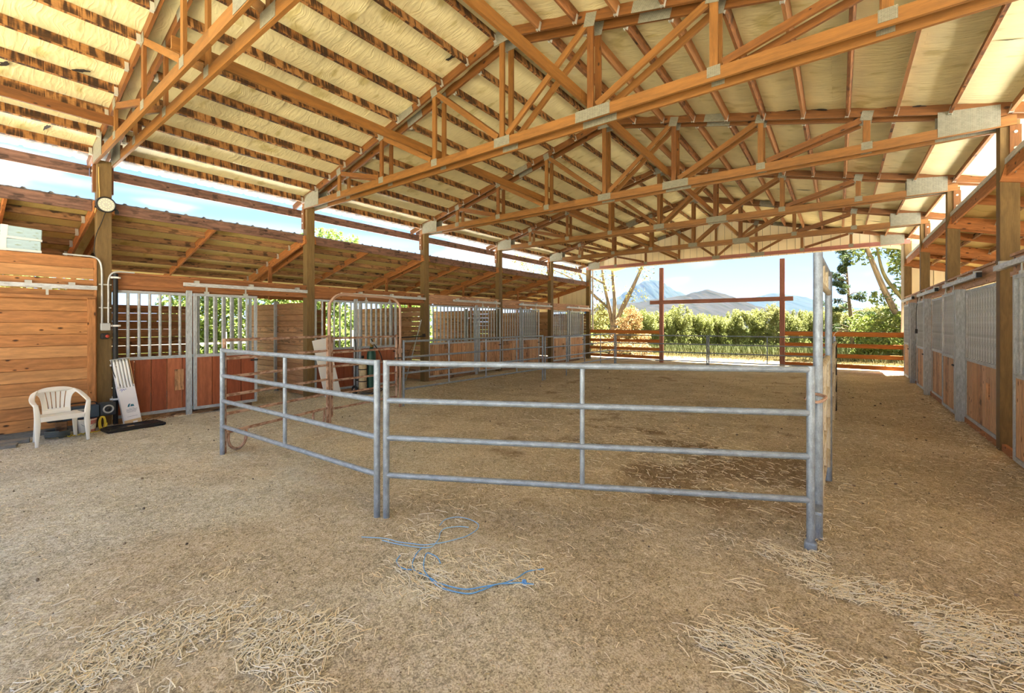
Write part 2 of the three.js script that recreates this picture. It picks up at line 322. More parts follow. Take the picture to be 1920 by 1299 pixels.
// ---------------------------------------------------------------- roof skin: ribbed metal sheets over the insulation
function ribbedSheet(sideSign, xTop, xBot, yTop, yBot, d0, d1, pitch = 0.305, rib = 0.024) {
  const pos = [], idx = [], uv = [], n = Math.ceil((d1 - d0) / pitch);
  const prof = [];
  for (let i = 0; i < n; i++) { const b = d0 + i * pitch; for (const [o, h] of [[0, 0], [0.09, 0], [0.11, 0.006], [0.15, 0.006], [0.17, 0], [0.235, 0], [0.255, rib], [0.285, rib]]) if (b + o <= d1) prof.push([b + o, h]); }
  prof.push([d1, 0]);
  prof.forEach(([d, h], i) => { pos.push(xTop, yTop + h, -d, xBot, yBot + h, -d); uv.push(d, 0, d, Math.abs(xBot - xTop)); if (i) { const a = i * 2; idx.push(a - 2, a - 1, a, a, a - 1, a + 1); } });
  const g = new THREE.BufferGeometry(); g.setAttribute('position', new THREE.Float32BufferAttribute(pos, 3)); g.setAttribute('uv', new THREE.Float32BufferAttribute(uv, 2)); g.setIndex(idx); g.computeVertexNormals(); return g;
}
const ROOF_D0 = -1.3, ROOF_D1 = FAR + 0.45, XEL = -10.75, XER = 2.43;
const roof = structure('roof', 'ribbed metal roof of the barn');
put('metal_sheet', ribbedSheet(-1, XC, XEL - 0.05, chordTop(XC) + 0.03, chordTop(XEL - 0.05) + 0.03, ROOF_D0, ROOF_D1), M.eaveMetal, roof);
put('metal_sheet', ribbedSheet(1, XC, XER + 0.05, chordTop(XC) + 0.03, chordTop(XER + 0.05) + 0.03, ROOF_D0, ROOF_D1), M.eaveMetal, roof);
put('ridge_cap', new THREE.BoxGeometry(0.5, 0.02, ROOF_D1 - ROOF_D0), M.roofMetal, roof, P(XC, chordTop(XC) + 0.045, (ROOF_D0 + ROOF_D1) / 2));

// vinyl-faced insulation, one sheet per roll width, slack between the purlins
const ceiling = structure('ceiling', 'cream insulation sheets over timber purlins');
function filmSheet(xa, xb, yf, d0, d1, purlinAt, pitch, sag, seed) {
  const nx = 66, nd = 18, g = new THREE.PlaneGeometry(1, 1, nx, nd), p = g.attributes.position, uv = g.attributes.uv;
  for (let i = 0; i < p.count; i++) {
    const x = xa + (p.getX(i) + 0.5) * (xb - xa), t = p.getY(i) + 0.5, d = d0 + t * (d1 - d0);
    const u = ((Math.abs(x - purlinAt) / pitch) % 1 + 1) % 1, belly = Math.sin(Math.PI * u), end = Math.pow(Math.abs(2 * t - 1), 3);
    const y = yf(x) - sag * belly * (0.6 + 0.8 * vnoise(x * 1.1 + seed, d * 0.9)) - 0.007 * belly * (fbm(x * 3 + seed, d * 4, 3) - 0.5) - belly * 0.012 * end * Math.sin(x * 60 + 6 * vnoise(x * 4, d * 2 + seed));
    p.setXYZ(i, x, y, -d); uv.setXY(i, d / 1.9 + seed * 0.37, x / 1.9 + seed * 0.21);
  }
  g.computeVertexNormals(); return g;
}
const bakeU = mergeGeometries([bakeBox(0.045, 0.12, 0.003, 0, 0, 0.0215), bakeBox(0.045, 0.12, 0.003, 0, 0, -0.0215), bakeBox(0.045, 0.003, 0.046, 0, -0.0455, 0)]);
const PITCH = 0.595, purlinX = (s, n) => XC + s * (0.12 + PITCH * n);
for (const s of [-1, 1]) for (let i = -2; i < 12; i++) {
  const d0 = Math.max(-1.29, D1 + i * BAY / 2 + 0.05), d1 = D1 + (i + 1) * BAY / 2 + 0.062;
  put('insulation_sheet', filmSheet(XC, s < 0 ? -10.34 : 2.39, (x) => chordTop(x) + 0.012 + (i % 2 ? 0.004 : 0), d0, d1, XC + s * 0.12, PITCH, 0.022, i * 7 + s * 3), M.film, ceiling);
}
// purlins hung between the trusses in steel hangers
for (const s of [-1, 1]) for (let k = 0; k <= 5; k++) for (let n = 0; n <= 10; n++) {
  const x = purlinX(s, n), d0 = k ? DN(k) + 0.232 : -1.25, d1 = DN(k + 1) - 0.042, len = d1 - d0;
  const y = chordTop(x) - 0.072;
  const q = new THREE.Quaternion().setFromRotationMatrix(new THREE.Matrix4().makeBasis(V(0, 0, -1), NORTH[s < 0 ? 'L' : 'R'], V(0, 0, -1).cross(NORTH[s < 0 ? 'L' : 'R'])));
  const m = put('purlin', board(len, 0.14, 0.038, (n * 5 + k * 3 + (s > 0 ? 2 : 0)) % 7), (s < 0 ? M.purlin[(n + k) % 3] : M.smoothPurlin[(n + k) % 2]), ceiling, P(x, y, (d0 + d1) / 2), q);
  for (const e of k > 3 ? [] : [-1, 1]) put('joist_hanger', bakeU, M.hanger, m, V(e * (len / 2 - 0.025), -0.03, 0));
}
// long braces lying on the bottom chords beside the web uprights
for (const [x, y, a, b] of [[-5.79, 4.84, 1, 6], [-2.76, 4.84, 1, 6], [-8.78, 4.84, 0, 1]])
  for (let k = a; k < b; k++) beam('lateral_brace', P(x, y, k ? DN(k) - 0.1 : -1.2), P(x, y, DN(k + 1) + (k === b - 1 ? 0.3 : -0.105)), 0.14, 0.038, M.truss[(k + 1) % 3], ceiling);
// dark torn spots in the facing beside some trusses
{
  const tearShape = (seed) => { const sh = new THREE.Shape(), n = 14; for (let i = 0; i < n; i++) { const a = i / n * 6.283, r = 0.35 + 0.65 * hash(i, seed); const px = Math.cos(a) * r * 0.13, py = Math.sin(a) * r * 0.045; i ? sh.lineTo(px, py) : sh.moveTo(px, py); } return new THREE.ExtrudeGeometry(sh, { depth: 0.004, bevelEnabled: false }); };
  for (const [x, d, seed, turn] of [[-5.02, 5.0, 3, 0.3], [-0.65, 8.8, 5, 0], [-0.25, 8.82, 8, 0.2], [0.95, 8.83, 9, 0], [-8.35, 1.15, 11, 1], [-8.7, 0.5, 12, 0.5], [-9.95, 1.0, 14, 0.2], [1.1, 12.5, 17, 0]]) {
    const s = x < XC ? -1 : 1, q = new THREE.Quaternion().setFromRotationMatrix(new THREE.Matrix4().makeBasis(V(1, -s * SL, 0).normalize(), V(0, 0, -1), V(1, -s * SL, 0).normalize().cross(V(0, 0, -1)))).multiply(new THREE.Quaternion().setFromAxisAngle(V(0, 0, 1), turn));
    put('torn_facing', tearShape(seed), M.dark, ceiling, P(x, chordTop(x) - 0.036, d), q);
  }
}
// fascia boards along both eaves
const trimL = structure('trim_1'), trimR = structure('trim_2');
for (let k = 0; k <= 5; k++) {
  const a = k ? DN(k) : -0.45, b = k === 5 ? FAR + 0.4 : DN(k + 1);
  beam('fascia_board', P(XEL, 4.515, a + 0.004), P(XEL, 4.515, b - 0.004), 0.19, 0.038, M.fascia, trimL);
  beam('fascia_board', P(XER, 4.515, a + 0.004), P(XER, 4.515, b - 0.004), 0.19, 0.038, M.fascia, trimR);
}

// ---------------------------------------------------------------- roof trusses, two plies each
const WEB_X = [-9.02, -7.2, -5.68, -4.16, -2.65, -1.12, 0.36];        // web uprights
WEB_X[0] = -8.7;
function slantPlate(w, h, skew) { const s = new THREE.Shape(); s.moveTo(-w / 2, -h / 2); s.lineTo(w / 2, -h / 2); s.lineTo(w / 2, h / 2 - skew); s.lineTo(-w / 2, h / 2); s.closePath(); const g = new THREE.ExtrudeGeometry(s, { depth: 0.004, bevelEnabled: false }); const uv = g.attributes.uv, p = g.attributes.position; for (let i = 0; i < uv.count; i++) uv.setXY(i, p.getX(i) / 0.16, p.getY(i) / 0.16); return g; }
const plates = new Map();
function plate(w, h, parent, x, y, d, rot = 0, skew = 0) { const k = [w, h, skew].join(); if (!plates.has(k)) plates.set(k, slantPlate(w, h, skew)); return put('gusset_plate', plates.get(k), M.plate, parent, P(x, y, d), [0, 0, rot]); }
function buildTruss(label, single) {
  const t = thing('roof_truss', label, 'roof truss', P(0, 0, 0), 'roof trusses');
  for (const d of single ? [-0.019] : [-0.019, 0.209]) {
    const B = (n, x0, y0, x1, y1, h, i) => beam(n, P(x0, y0, d), P(x1, y1, d), h, 0.038, single && n === 'bottom_chord' ? M.redChord : M.truss[i % 3], t);
    B('bottom_chord', -10.27, HEEL + 0.07, -4.9, HEEL + 0.07, 0.14, 0); B('bottom_chord', -4.898, HEEL + 0.07, 1.95, HEEL + 0.07, 0.14, 2);
    const mid = (x) => (chordLow(x) + chordTop(x)) / 2;
    B('top_chord', -10.73, mid(-10.73), XC - 0.001, mid(XC), 0.141, 1); B('top_chord', XC + 0.001, mid(XC), 2.41, mid(2.41), 0.141, 1);
    WEB_X.forEach((x, i) => {
      B('web_upright', x, HEEL + 0.142, x, chordLow(x) - (i === 3 ? 0 : 0.012), 0.088, i);
      if (i === 3) return;
      const inner = WEB_X[i < 3 ? i + 1 : i - 1], sgn = Math.sign(inner - x);
      B('web_diagonal', x + sgn * 0.075, chordLow(x) - 0.03, inner - sgn * 0.09, HEEL + 0.17, 0.088, i + 1);
          });
    for (const s of [-1, 1]) B('heel_block', XC + s * 5.42, HEEL + 0.20, XC + s * 6.02, HEEL + 0.205, 0.11, 1);
    const f = d - 0.019 - 0.0045 + 0.0;                                // near face of the ply
    const face = f + 0.004 - 0.0005;
    for (const x of [-7.2, -5.68, -1.12, 0.36, -8.7]) { plate(0.14, 0.12, t, x, HEEL + 0.1, face); plate(0.15, 0.15, t, x, chordLow(x) + 0.02, face, x < XC ? 0.245 : -0.245); }
    plate(0.3, 0.14, t, XC, HEEL + 0.085, face); plate(0.3, 0.2, t, XC, chordLow(XC) + 0.02, face);
    plate(0.5, 0.15, t, -2.62, HEEL + 0.075, face); plate(0.16, 0.18, t, -2.65, chordLow(-2.65) + 0.02, face, -0.245);
    plate(0.42, 0.145, t, -1.86, mid(-1.86) - 0.005, face, -0.245); plate(0.42, 0.145, t, -6.46, mid(-6.46) - 0.005, face, 0.245);
    plate(0.63, 0.37, t, 1.485, HEEL + 0.2, face - 0.0004, 0, 0.07);
    const l = plate(0.63, 0.37, t, -9.85, HEEL + 0.2, face - 0.0004, 0, 0.07); l.rotation.y = Math.PI; l.position.z += 0.004;
  }
  return t;
}
const trussLabels = [
  'nearest roof truss, twin members, its left heel on the post with the round lamp',
  'roof truss second from the camera, twin timber members crossing the middle of the ceiling',
  'roof truss third from the camera, its right heel on the nearest big brown post',
  'roof truss fourth from the camera, between the third truss and the two smallest ones',
  'farthest double roof truss, just in front of the cream metal gable',
];
const truss1 = buildTruss(trussLabels[0]); truss1.position.copy(P(0, 0, DN(1)));
for (let k = 2; k <= 5; k++) copyOf(truss1, P(0, 0, DN(k)), trussLabels[k - 1]);
const gableTruss = buildTruss('single gable truss with a reddish bottom chord, fixed against the cream metal cladding', true); gableTruss.position.copy(P(0, 0, FAR));

// ---------------------------------------------------------------- far gable cladding
const gable = structure('wall_far', 'cream metal cladding of the far gable');
const seamMat = std('#8d876a', { roughness: 0.8 });
function cladPanel(parent, x0, x1, ylo, yhi0, yhi1, d) {
  const s = new THREE.Shape(); s.moveTo(x0, ylo); s.lineTo(x1, ylo); s.lineTo(x1, yhi1); s.lineTo(x0, yhi0); s.closePath();
  const g = new THREE.ExtrudeGeometry(s, { depth: 0.006, bevelEnabled: false }), r = bakeBox(0.03, Math.min(yhi0, yhi1) - ylo, 0.026, x0 + 0.017, (ylo + Math.min(yhi0, yhi1)) / 2, 0.008); 
  const b2 = bakeBox(0.03, Math.min(yhi0, yhi1) - ylo, 0.004, x1 + 0.005, (ylo + Math.min(yhi0, yhi1)) / 2, -0.006);
  put('seam_strip', b2, seamMat, parent, P(0, 0, d));
  const all = mergeGeometries([g, r.toNonIndexed()]);
  put('cladding_panel', all, M.clad, parent, P(0, 0, d));
}
for (let x = -10.3; x < 1.9; x += 0.28) { const b = Math.min(x + 0.268, 1.98); const y = (v) => chordTop(v) - 0.01; if (b > XC && x < XC) { cladPanel(gable, x, XC, HEEL - 0.02, y(x), y(XC), FAR + 0.215); cladPanel(gable, XC, b, HEEL - 0.02, y(XC), y(b), FAR + 0.215); } else cladPanel(gable, x, b, HEEL - 0.02, y(x), y(b), FAR + 0.215); }

for (const x of [XL + 0.06, XR - 0.02]) put('corner_trim', bakeBox(0.09, 3.05, 0.02, x, 2.97, 0), M.white, gable, P(0, 0, FAR + 0.25));
// ---------------------------------------------------------------- timber posts
const PW = 0.19, bolt = cyl(0.02, 0.014, 8);
function post(side, k, label) {
  const x = side === 'L' ? XL - PW / 2 : XR + PW / 2, t = thing('timber_post', label, 'post', P(x, 0, DN(k) + PW / 2), side === 'L' ? 'posts along the left stalls' : 'posts along the right stalls');
  put('shaft', board(side === 'L' && k === 6 ? 4.66 : 4.62, PW, 0.19, k + (side === 'L' ? 0 : 3), 0.006), M.post, t, V(0, 2.28, 0), [0, 0, Math.PI / 2]);
  if (k > 5) return t;
  const outer = side === 'L' ? -1 : 1;
  for (const z of [0.114, -0.114]) {
    put('bearing_block', board(0.46, 0.11, 0.038, k), M.truss[1], t, V(outer * 0.045, HEEL - 0.235, z), [0, 0, Math.PI / 2]);
    if (z > 0) for (const y of [-0.1, -0.32]) put('bolt', bolt, M.hanger, t, V(outer * 0.045, HEEL + y, z + 0.021), [Math.PI / 2, 0, 0]);
  }
  return t;
}
['left-row timber post carrying the round lamp and conduit, nearest the chair', 'left-row timber post second from the near end, beside the open stall doorway', 'left-row timber post third from the near end, behind the grey pipe panel', 'left-row timber post fourth from the near end, between two closed grilles', 'left-row timber post fifth from the near end, beside the last grilled stall', 'far left corner timber post at the end opening'].forEach((l, i) => post('L', i + 1, l));
['big brown timber post nearest on the right, full height beside the grilled stall', 'right-row timber post fourth truss along, second visible behind the big near post', 'right-row timber post third visible from the near end', 'far right corner timber post beside the end opening'].forEach((l, i) => post('R', i + 3, l));

// ---------------------------------------------------------------- lean-to roofs over the stalls
function leanTo(side) {
  const S = side === 'L' ? -1 : 1, inner = side === 'L' ? -10.28 : 1.9, outer = side === 'L' ? XOL - 0.3 : XOR + 0.3, top = side === 'L' ? 3.89 : 4.0;
  const yf = (x) => top - SL * Math.abs(x - inner), d0 = -0.4, d1 = FAR + 0.3;
  const skin = structure(side === 'L' ? 'roof_lean_to_left' : 'roof_lean_to_right', 'ribbed metal roof over the ' + (side === 'L' ? 'left' : 'right') + ' stalls');
  put('metal_sheet', ribbedSheet(S, inner - S * 0.0, outer, yf(inner) + 0.03, yf(outer) + 0.03, d0, d1), M.roofMetal, skin);
  const c = structure(side === 'L' ? 'ceiling_left' : 'ceiling_right', 'purlins and olive sheet under the ' + (side === 'L' ? 'left' : 'right') + ' lean-to roof');
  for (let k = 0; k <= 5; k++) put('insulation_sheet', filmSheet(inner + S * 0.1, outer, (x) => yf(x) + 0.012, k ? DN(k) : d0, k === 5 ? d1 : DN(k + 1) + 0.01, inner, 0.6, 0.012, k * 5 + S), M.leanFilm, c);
  const nrm = V(S * SL, 1, 0).normalize(), q = new THREE.Quaternion().setFromRotationMatrix(new THREE.Matrix4().makeBasis(V(0, 0, -1), nrm, V(0, 0, -1).cross(nrm)));
  for (let k = 0; k <= 5; k++) {
    const a = k ? DN(k) : d0, b = DN(k + 1), half = (a + b) / 2;
    const spans = [[a + 0.235, half - 0.02], [half + 0.02, b - 0.045]];
    for (let n = 0; n < 7; n++) for (const [p0, p1] of spans) {
      const x = inner + S * (n ? 0.6 * n : 0.03);
      const m = put('purlin', board(p1 - p0, 0.125, 0.038, (n + k) % 6), M.lean[(n + k) % 2], c, P(x, yf(x) - 0.065, (p0 + p1) / 2), q);
      if (k <= 1 || side === 'R') put('joist_hanger', bakeU, M.hanger, m, V(p1 === spans[1][1] ? (p1 - p0) / 2 - 0.02 : -(p1 - p0) / 2 + 0.02, -0.025, 0));
    }
    beam('rafter', P(inner, yf(inner) - 0.085, half), P(outer, yf(outer) - 0.085, half), 0.16, 0.036, M.leanRafter, c);
    beam('fascia_board', P(inner - S * 0.03, yf(inner) - 0.09, k ? a + PW + 0.045 : a), P(inner - S * 0.03, yf(inner) - 0.09, b - 0.045), 0.185, 0.034, side === 'L' ? M.fascia : M.leanRafter, c);
  }
  for (let k = 1; k <= 6; k++) for (const dd of [-0.021, PW + 0.021]) beam('post_rafter', P(side === 'L' ? -10.14 : 1.82, yf(inner) - (side === 'L' ? 0.1 : 0.13), DN(k) + dd), P(outer, yf(outer) - (side === 'L' ? 0.14 : 0.13), DN(k) + dd), side === 'L' ? 0.19 : 0.235, 0.038, M.leanRafter, c);
  if (side === 'R') for (let k = 2; k <= 5; k++) beam('edge_flashing', P(inner - 0.06, top + 0.02, DN(k) + 0.2), P(inner - 0.06, top + 0.02, DN(k + 1) - 0.05), 0.075, 0.012, M.track, c);
  // short props from the stall header up to the post rafters
  if (side === 'L') for (let k = 2; k <= 6; k++) beam('prop', P(-11.9, 2.4, DN(k) - 0.06), P(-11.9, yf(-11.9) - 0.2, DN(k) - 0.06), 0.09, 0.038, M.leanRafter, c, V(0, 0, 1));
  // cladding closing the far end of the lean-to
  const w = structure(side === 'L' ? 'wall_far_left' : 'wall_far_right', 'cream metal cladding closing the far end of the stall row');
  const xa = Math.min(side === 'L' ? XOL : XR + 0.2, side === 'L' ? XL - 0.2 : XOR), xb = side === 'L' ? XL - 0.2 : XOR;
  for (let x = xa; x < xb - 0.01; x += 0.28) cladPanel(w, x, Math.min(x + 0.268, xb), 2.4, yf(x) - 0.01, yf(Math.min(x + 0.268, xb)) - 0.01, FAR + 0.25);
  return c;
}
leanTo('L'); leanTo('R');

// ---------------------------------------------------------------- outer walls and stall partitions of rough boards
function boardWall(name, label, a, b, y0, y1, bh, gap, mats, thick = 0.028, dir = 'x') {
  const w = structure(name, label); let n = 0;
  for (let y = y0; y + bh <= y1 + 0.001; y += bh + gap) { const m = pick(mats), tilt = rr(-0.004, 0.004); beam('plank', a.clone().setY(y + bh / 2 + tilt), b.clone().setY(y + bh / 2 - tilt), bh, thick, m, w); n++; }
  return w;
}
for (let k = 0; k <= 5; k++) {
  const a = k ? DN(k) + 0.1 : NEAR, open = k ? DN(k) + 2.42 : DN(1), b = DN(k + 1);
  boardWall('wall_outer_left_' + (k + 1), 'gappy board wall at the back of the left stalls', P(XOL, 0, a), P(XOL, 0, open), 0.05, 2.42, 0.19, 0.009, M.stall);
  if (k) { const w = structure('trim_' + (10 + k)); beam('opening_post', P(XOL, 0, open + 0.05), P(XOL, 2.95, open + 0.05), 0.12, 0.1, M.leanRafter, w, V(0, 0, 1)); beam('opening_header', P(XOL, 2.62, a), P(XOL, 2.62, b), 0.19, 0.04, M.leanRafter, w); }
  boardWall('wall_outer_right_' + (k + 1), 'board wall at the back of the right stalls', P(XOR, 0, a), P(XOR, 0, k ? open : b), 0.05, 2.4, 0.19, 0.01, M.stall);
}
for (let k = 1; k <= 6; k++) {
  const d = DN(k) + 0.1;
  const w = boardWall('wall_partition_' + k, 'rough board partition between two left stalls', P(-10.33, 0, d), P(XOL + 0.03, 0, d), 0.04, 2.36, 0.14, 0.011, M.stall, 0.036);
  put('channel_post', board(2.36, 0.1, 0.06, 1), M.galvFrame, w, P(-11.85, 1.18, d - 0.03), [0, Math.PI / 2, Math.PI / 2]);
  if (k > 1) boardWall('wall_partition_' + (k + 6), 'rough board partition between two right stalls', P(XR + 0.22, 0, d), P(XOR - 0.03, 0, d), 0.04, 2.36, 0.14, 0.011, M.stall, 0.036);
}
// ---------------------------------------------------------------- stall fronts, sliding doors, tracks and headers
const RAILQ = new THREE.Quaternion().setFromAxisAngle(UP, Math.PI / 2);        // board length along d
const UPRQ = new THREE.Quaternion().setFromEuler(new THREE.Euler(0, Math.PI / 2, Math.PI / 2));  // board standing, face towards the aisle
function alongD(name, parent, x, y, a, b, h, t, mat, v = 0) { return put(name, board(b - a, h, t, v), mat, parent, P(x, y, (a + b) / 2), RAILQ); }
function standing(name, parent, x, d, y0, y1, w, t, mat, v = 0) { const m = put(name, board(y1 - y0, w, t, v), mat, parent, P(x, (y0 + y1) / 2, d)); m.rotation.set(0, 0, Math.PI / 2); m.quaternion.premultiply(RAILQ); return m; }
function grillePanel(t, x, a, b, S, o) {                                       // x, a, b relative to the group
  const F = o.frame;
  alongD('top_rail', t, x, 2.345, a, b, 0.05, 0.05, F); alongD('middle_rail', t, x, 1.145, a, b, 0.055, 0.05, F); alongD('bottom_rail', t, x, 0.125, a, b, 0.055, 0.05, F);
  for (const d of [a + 0.025, b - 0.025]) standing('frame_upright', t, x, d, 0.1, 2.37, 0.05, 0.052, F);
  const n = Math.max(3, Math.round((b - a - 0.1) / o.pitch)); 
  for (let i = 1; i < n; i++) put('bar', cyl(o.r, 1.17, 8), M.bar, t, P(x, 1.745, a + 0.05 + (b - a - 0.1) * i / n));
  const w = o.plank, m = Math.max(2, Math.round((b - a - 0.1) / w)), pw = (b - a - 0.1) / m;
  for (let i = 0; i < m; i++) {                                                  // a feed opening leaves a gap in the plank there
    const d = a + 0.05 + pw * (i + 0.5), open = (o.holes ?? []).some((h) => Math.abs(h - d) <= pw / 2), mat = pick(o.wood), v = Math.floor(rnd() * 6), off = x - S * 0.004 + rr(-0.002, 0.002);
    for (const [y0, y1] of open ? [[0.153, 0.6], [0.86, 1.117]] : [[0.153, 1.117]]) standing('plank', t, off, d, y0, y1, pw - 0.011, 0.03, mat, v);
  }
}
const SL_ = { frame: M.galvFrame, r: 0.0235, pitch: 0.158, plank: 0.25, wood: M.red, head: M.header };
const ST_ = { frame: M.galvFrame, r: 0.0225, pitch: 0.158, plank: 0.2, wood: M.tan, head: M.paleHeader };
function stall(side, k, fix, mid, door, track, o, words) {
  const S = side === 'L' ? 1 : -1, x = side === 'L' ? XL - 0.04 : XR + 0.04;
  const t = thing('horse_stall', words[0], 'stall front', P(x, 0, fix[0]), (side === 'L' ? 'left' : 'right') + ' stall fronts');
  grillePanel(t, 0, 0, fix[1] - fix[0], S, { ...o, holes: (o.notch ?? []).map((d) => d - fix[0]) });
  if (side === 'L') standing('centre_post', t, 0.045 * S, mid - fix[0], 0.0, 2.42, 0.09, 0.06, M.galvFrame); else put('centre_post', board(2.4, 0.13, 0.1, 2), M.galvFrame, t, P(0.07 * S, 1.2, mid - fix[0]), [0, 0, Math.PI / 2]);
  if (o.patch) put('patch_board', board(0.4, 0.14, 0.02, 3), M.tan[1], t, P(0.028 * S, 0.7, 2.77 - fix[0]), UPRQ);
  if (door) {
    const g = thing('stall_gate', words[1], 'sliding door', P(x + S * 0.1, 0, door[0]), (side === 'L' ? 'left' : 'right') + ' sliding stall doors');
    grillePanel(g, 0, 0, door[1] - door[0], S, o);
    for (const d of [0.22, door[1] - door[0] - 0.22]) put('hanger', mergeGeometries([bakeBox(0.012, 0.16, 0.03, 0, 2.45, -d), bakeBox(0.03, 0.04, 0.08, 0, 2.39, -d)]), M.hanger, g);
    put('latch', bakeBox(0.02, 0.03, 0.14, S * 0.03, 1.0, -(side === 'L' ? door[1] - door[0] - 0.06 : 0.08)), M.dark, g);
  }
  if (track) {
    const g = thing('door_track', words[2], 'door track', P(x + S * 0.1, 2.535, track[0]), (side === 'L' ? 'left' : 'right') + ' stall door tracks');
    const L = track[1] - track[0];
    alongD('rail', g, 0, 0, 0, L, 0.07, 0.055, M.track);
    for (let i = 0; i < 3; i++) put('bracket', bakeBox(0.09, 0.06, 0.07, -S * 0.028, 0.05, -(0.22 + (L - 0.44) * i / 2)), M.hanger, g);
    if (side === 'R') put('end_cap', new THREE.BoxGeometry(0.06, 0.075, 0.05), M.blackPlastic, g, P(0, 0, -0.03));
  }
  const a = k === 0 ? NEAR : DN(k) + 0.192, b = o.headEnd ?? DN(k + 1) - 0.002, h = thing('header_beam', words[3], 'beam', P(x, 2.53, a), (side === 'L' ? 'left' : 'right') + ' stall headers');
  alongD('plank', h, -S * 0.01, 0.025, 0, b - a, 0.19, 0.036, o.head, k); alongD('plank', h, S * 0.012, -0.105, 0, b - a, 0.06, 0.05, o.head, k + 2); alongD('cap_board', h, -S * 0.03, 0.14, 0, b - a, 0.036, 0.14, o.head, k + 3);
}
stall('L', 1, [1.82, 4.06], 2.92, [2.98, 4.13], [2.82, 5.24], { ...SL_, patch: true }, ['left stall front with dark red planks, right behind the leaning white carton', 'left sliding door with dark red planks, pushed back beside the open doorway', 'white door track running up to the second left post', 'orange header beam over the red-planked stall next to the conduit post']);
stall('L', 2, [5.47, 7.76], 6.57, [6.63, 7.83], [6.48, 8.92], SL_, ['left stall front behind the gas cylinders and the leaning white board', 'left sliding door behind the green gas cylinder', 'white door track seen under the top of the rusty gate arch', 'orange header beam behind the rusty gate arch']);
stall('L', 3, [9.12, 11.28], 11.31, [11.37, 12.58], [10.13, 12.56], ST_, ['widest left stall grille with tan planks, between the third and fourth left posts', 'closed left sliding door with tan planks touching the fourth left post', 'white door track left of the fourth left post', 'header beam over the widest left grille']);
stall('L', 4, [12.79, 15.1], 13.92, [13.98, 15.18], [13.8, 16.22], ST_, ['left stall front between the fourth and fifth left posts, beside a dark open doorway', 'left sliding door standing open beside the dark doorway at the fifth left post', 'white door track left of the fifth left post', 'header beam between the fourth and fifth left posts']);
stall('L', 5, [16.45, 18.9], 17.72, [17.79, 19.12], [17.5, 19.88], { ...ST_, notch: [17.35] }, ['farthest left stall front, with a dark slot in its tan planks', 'farthest left sliding door, its planks nearest the sunlit end', 'farthest white door track on the left, under the cream cladding', 'farthest left header beam under the cream cladding']);
stall('R', 2, [5.48, 7.9], 6.7, [6.76, 7.98], [5.6, 8.82], { ...ST_, headEnd: 8.5 }, ['right stall front cut off by the right edge of the photo', 'right sliding door in front of the nearest brown post, cut by the photo edge', 'right door track cut off by the photo edge, before the nearest brown post', 'right header beam before the nearest brown post']);
stall('R', 3, [9.14, 11.1], 11.2, [11.36, 12.56], [9.76, 12.5], { ...ST_, notch: [9.72] }, ['largest right stall front, tan planks with a dark rectangular opening, past the nearest brown post', 'right sliding door with tan planks just past the first grey steel column', 'right door track with black end cap, nearest past the big brown post', 'pale header beam just past the nearest brown post on the right']);
stall('R', 4, [12.8, 14.6], 14.85, [15.0, 16.2], [13.4, 16.2], { ...ST_, notch: [13.0] }, ['right stall front past the second right post, with a small dark opening', 'right sliding door just past the second grey steel column', 'second right door track with black end cap', 'header beam past the second right post']);
stall('R', 5, [16.46, 18.6], 17.45, [17.9, 19.1], [17.2, 19.8], ST_, ['farthest right stall front beside the end rails', 'farthest right sliding door', 'farthest right door track', 'farthest right header beam']);
// sill boards along the right stalls, a low kerb along the left ones
{ const b = structure('baseboard_right'), c = structure('baseboard_left');
  for (let k = 2; k <= 5; k++) { beam('sill_board', P(XR + 0.04, 0.045, DN(k) + 0.2), P(XR + 0.04, 0.045, DN(k + 1) - 0.01), 0.11, 0.05, M.header, b); }
  for (const [a, e] of [[1.82, 4.06], [5.47, 7.76], [9.12, 11.28], [12.79, 15.1], [16.45, 18.9]]) beam('sill_board', P(XL - 0.04, 0.04, a), P(XL - 0.04, 0.04, e), 0.1, 0.05, M.lean[0], c); }

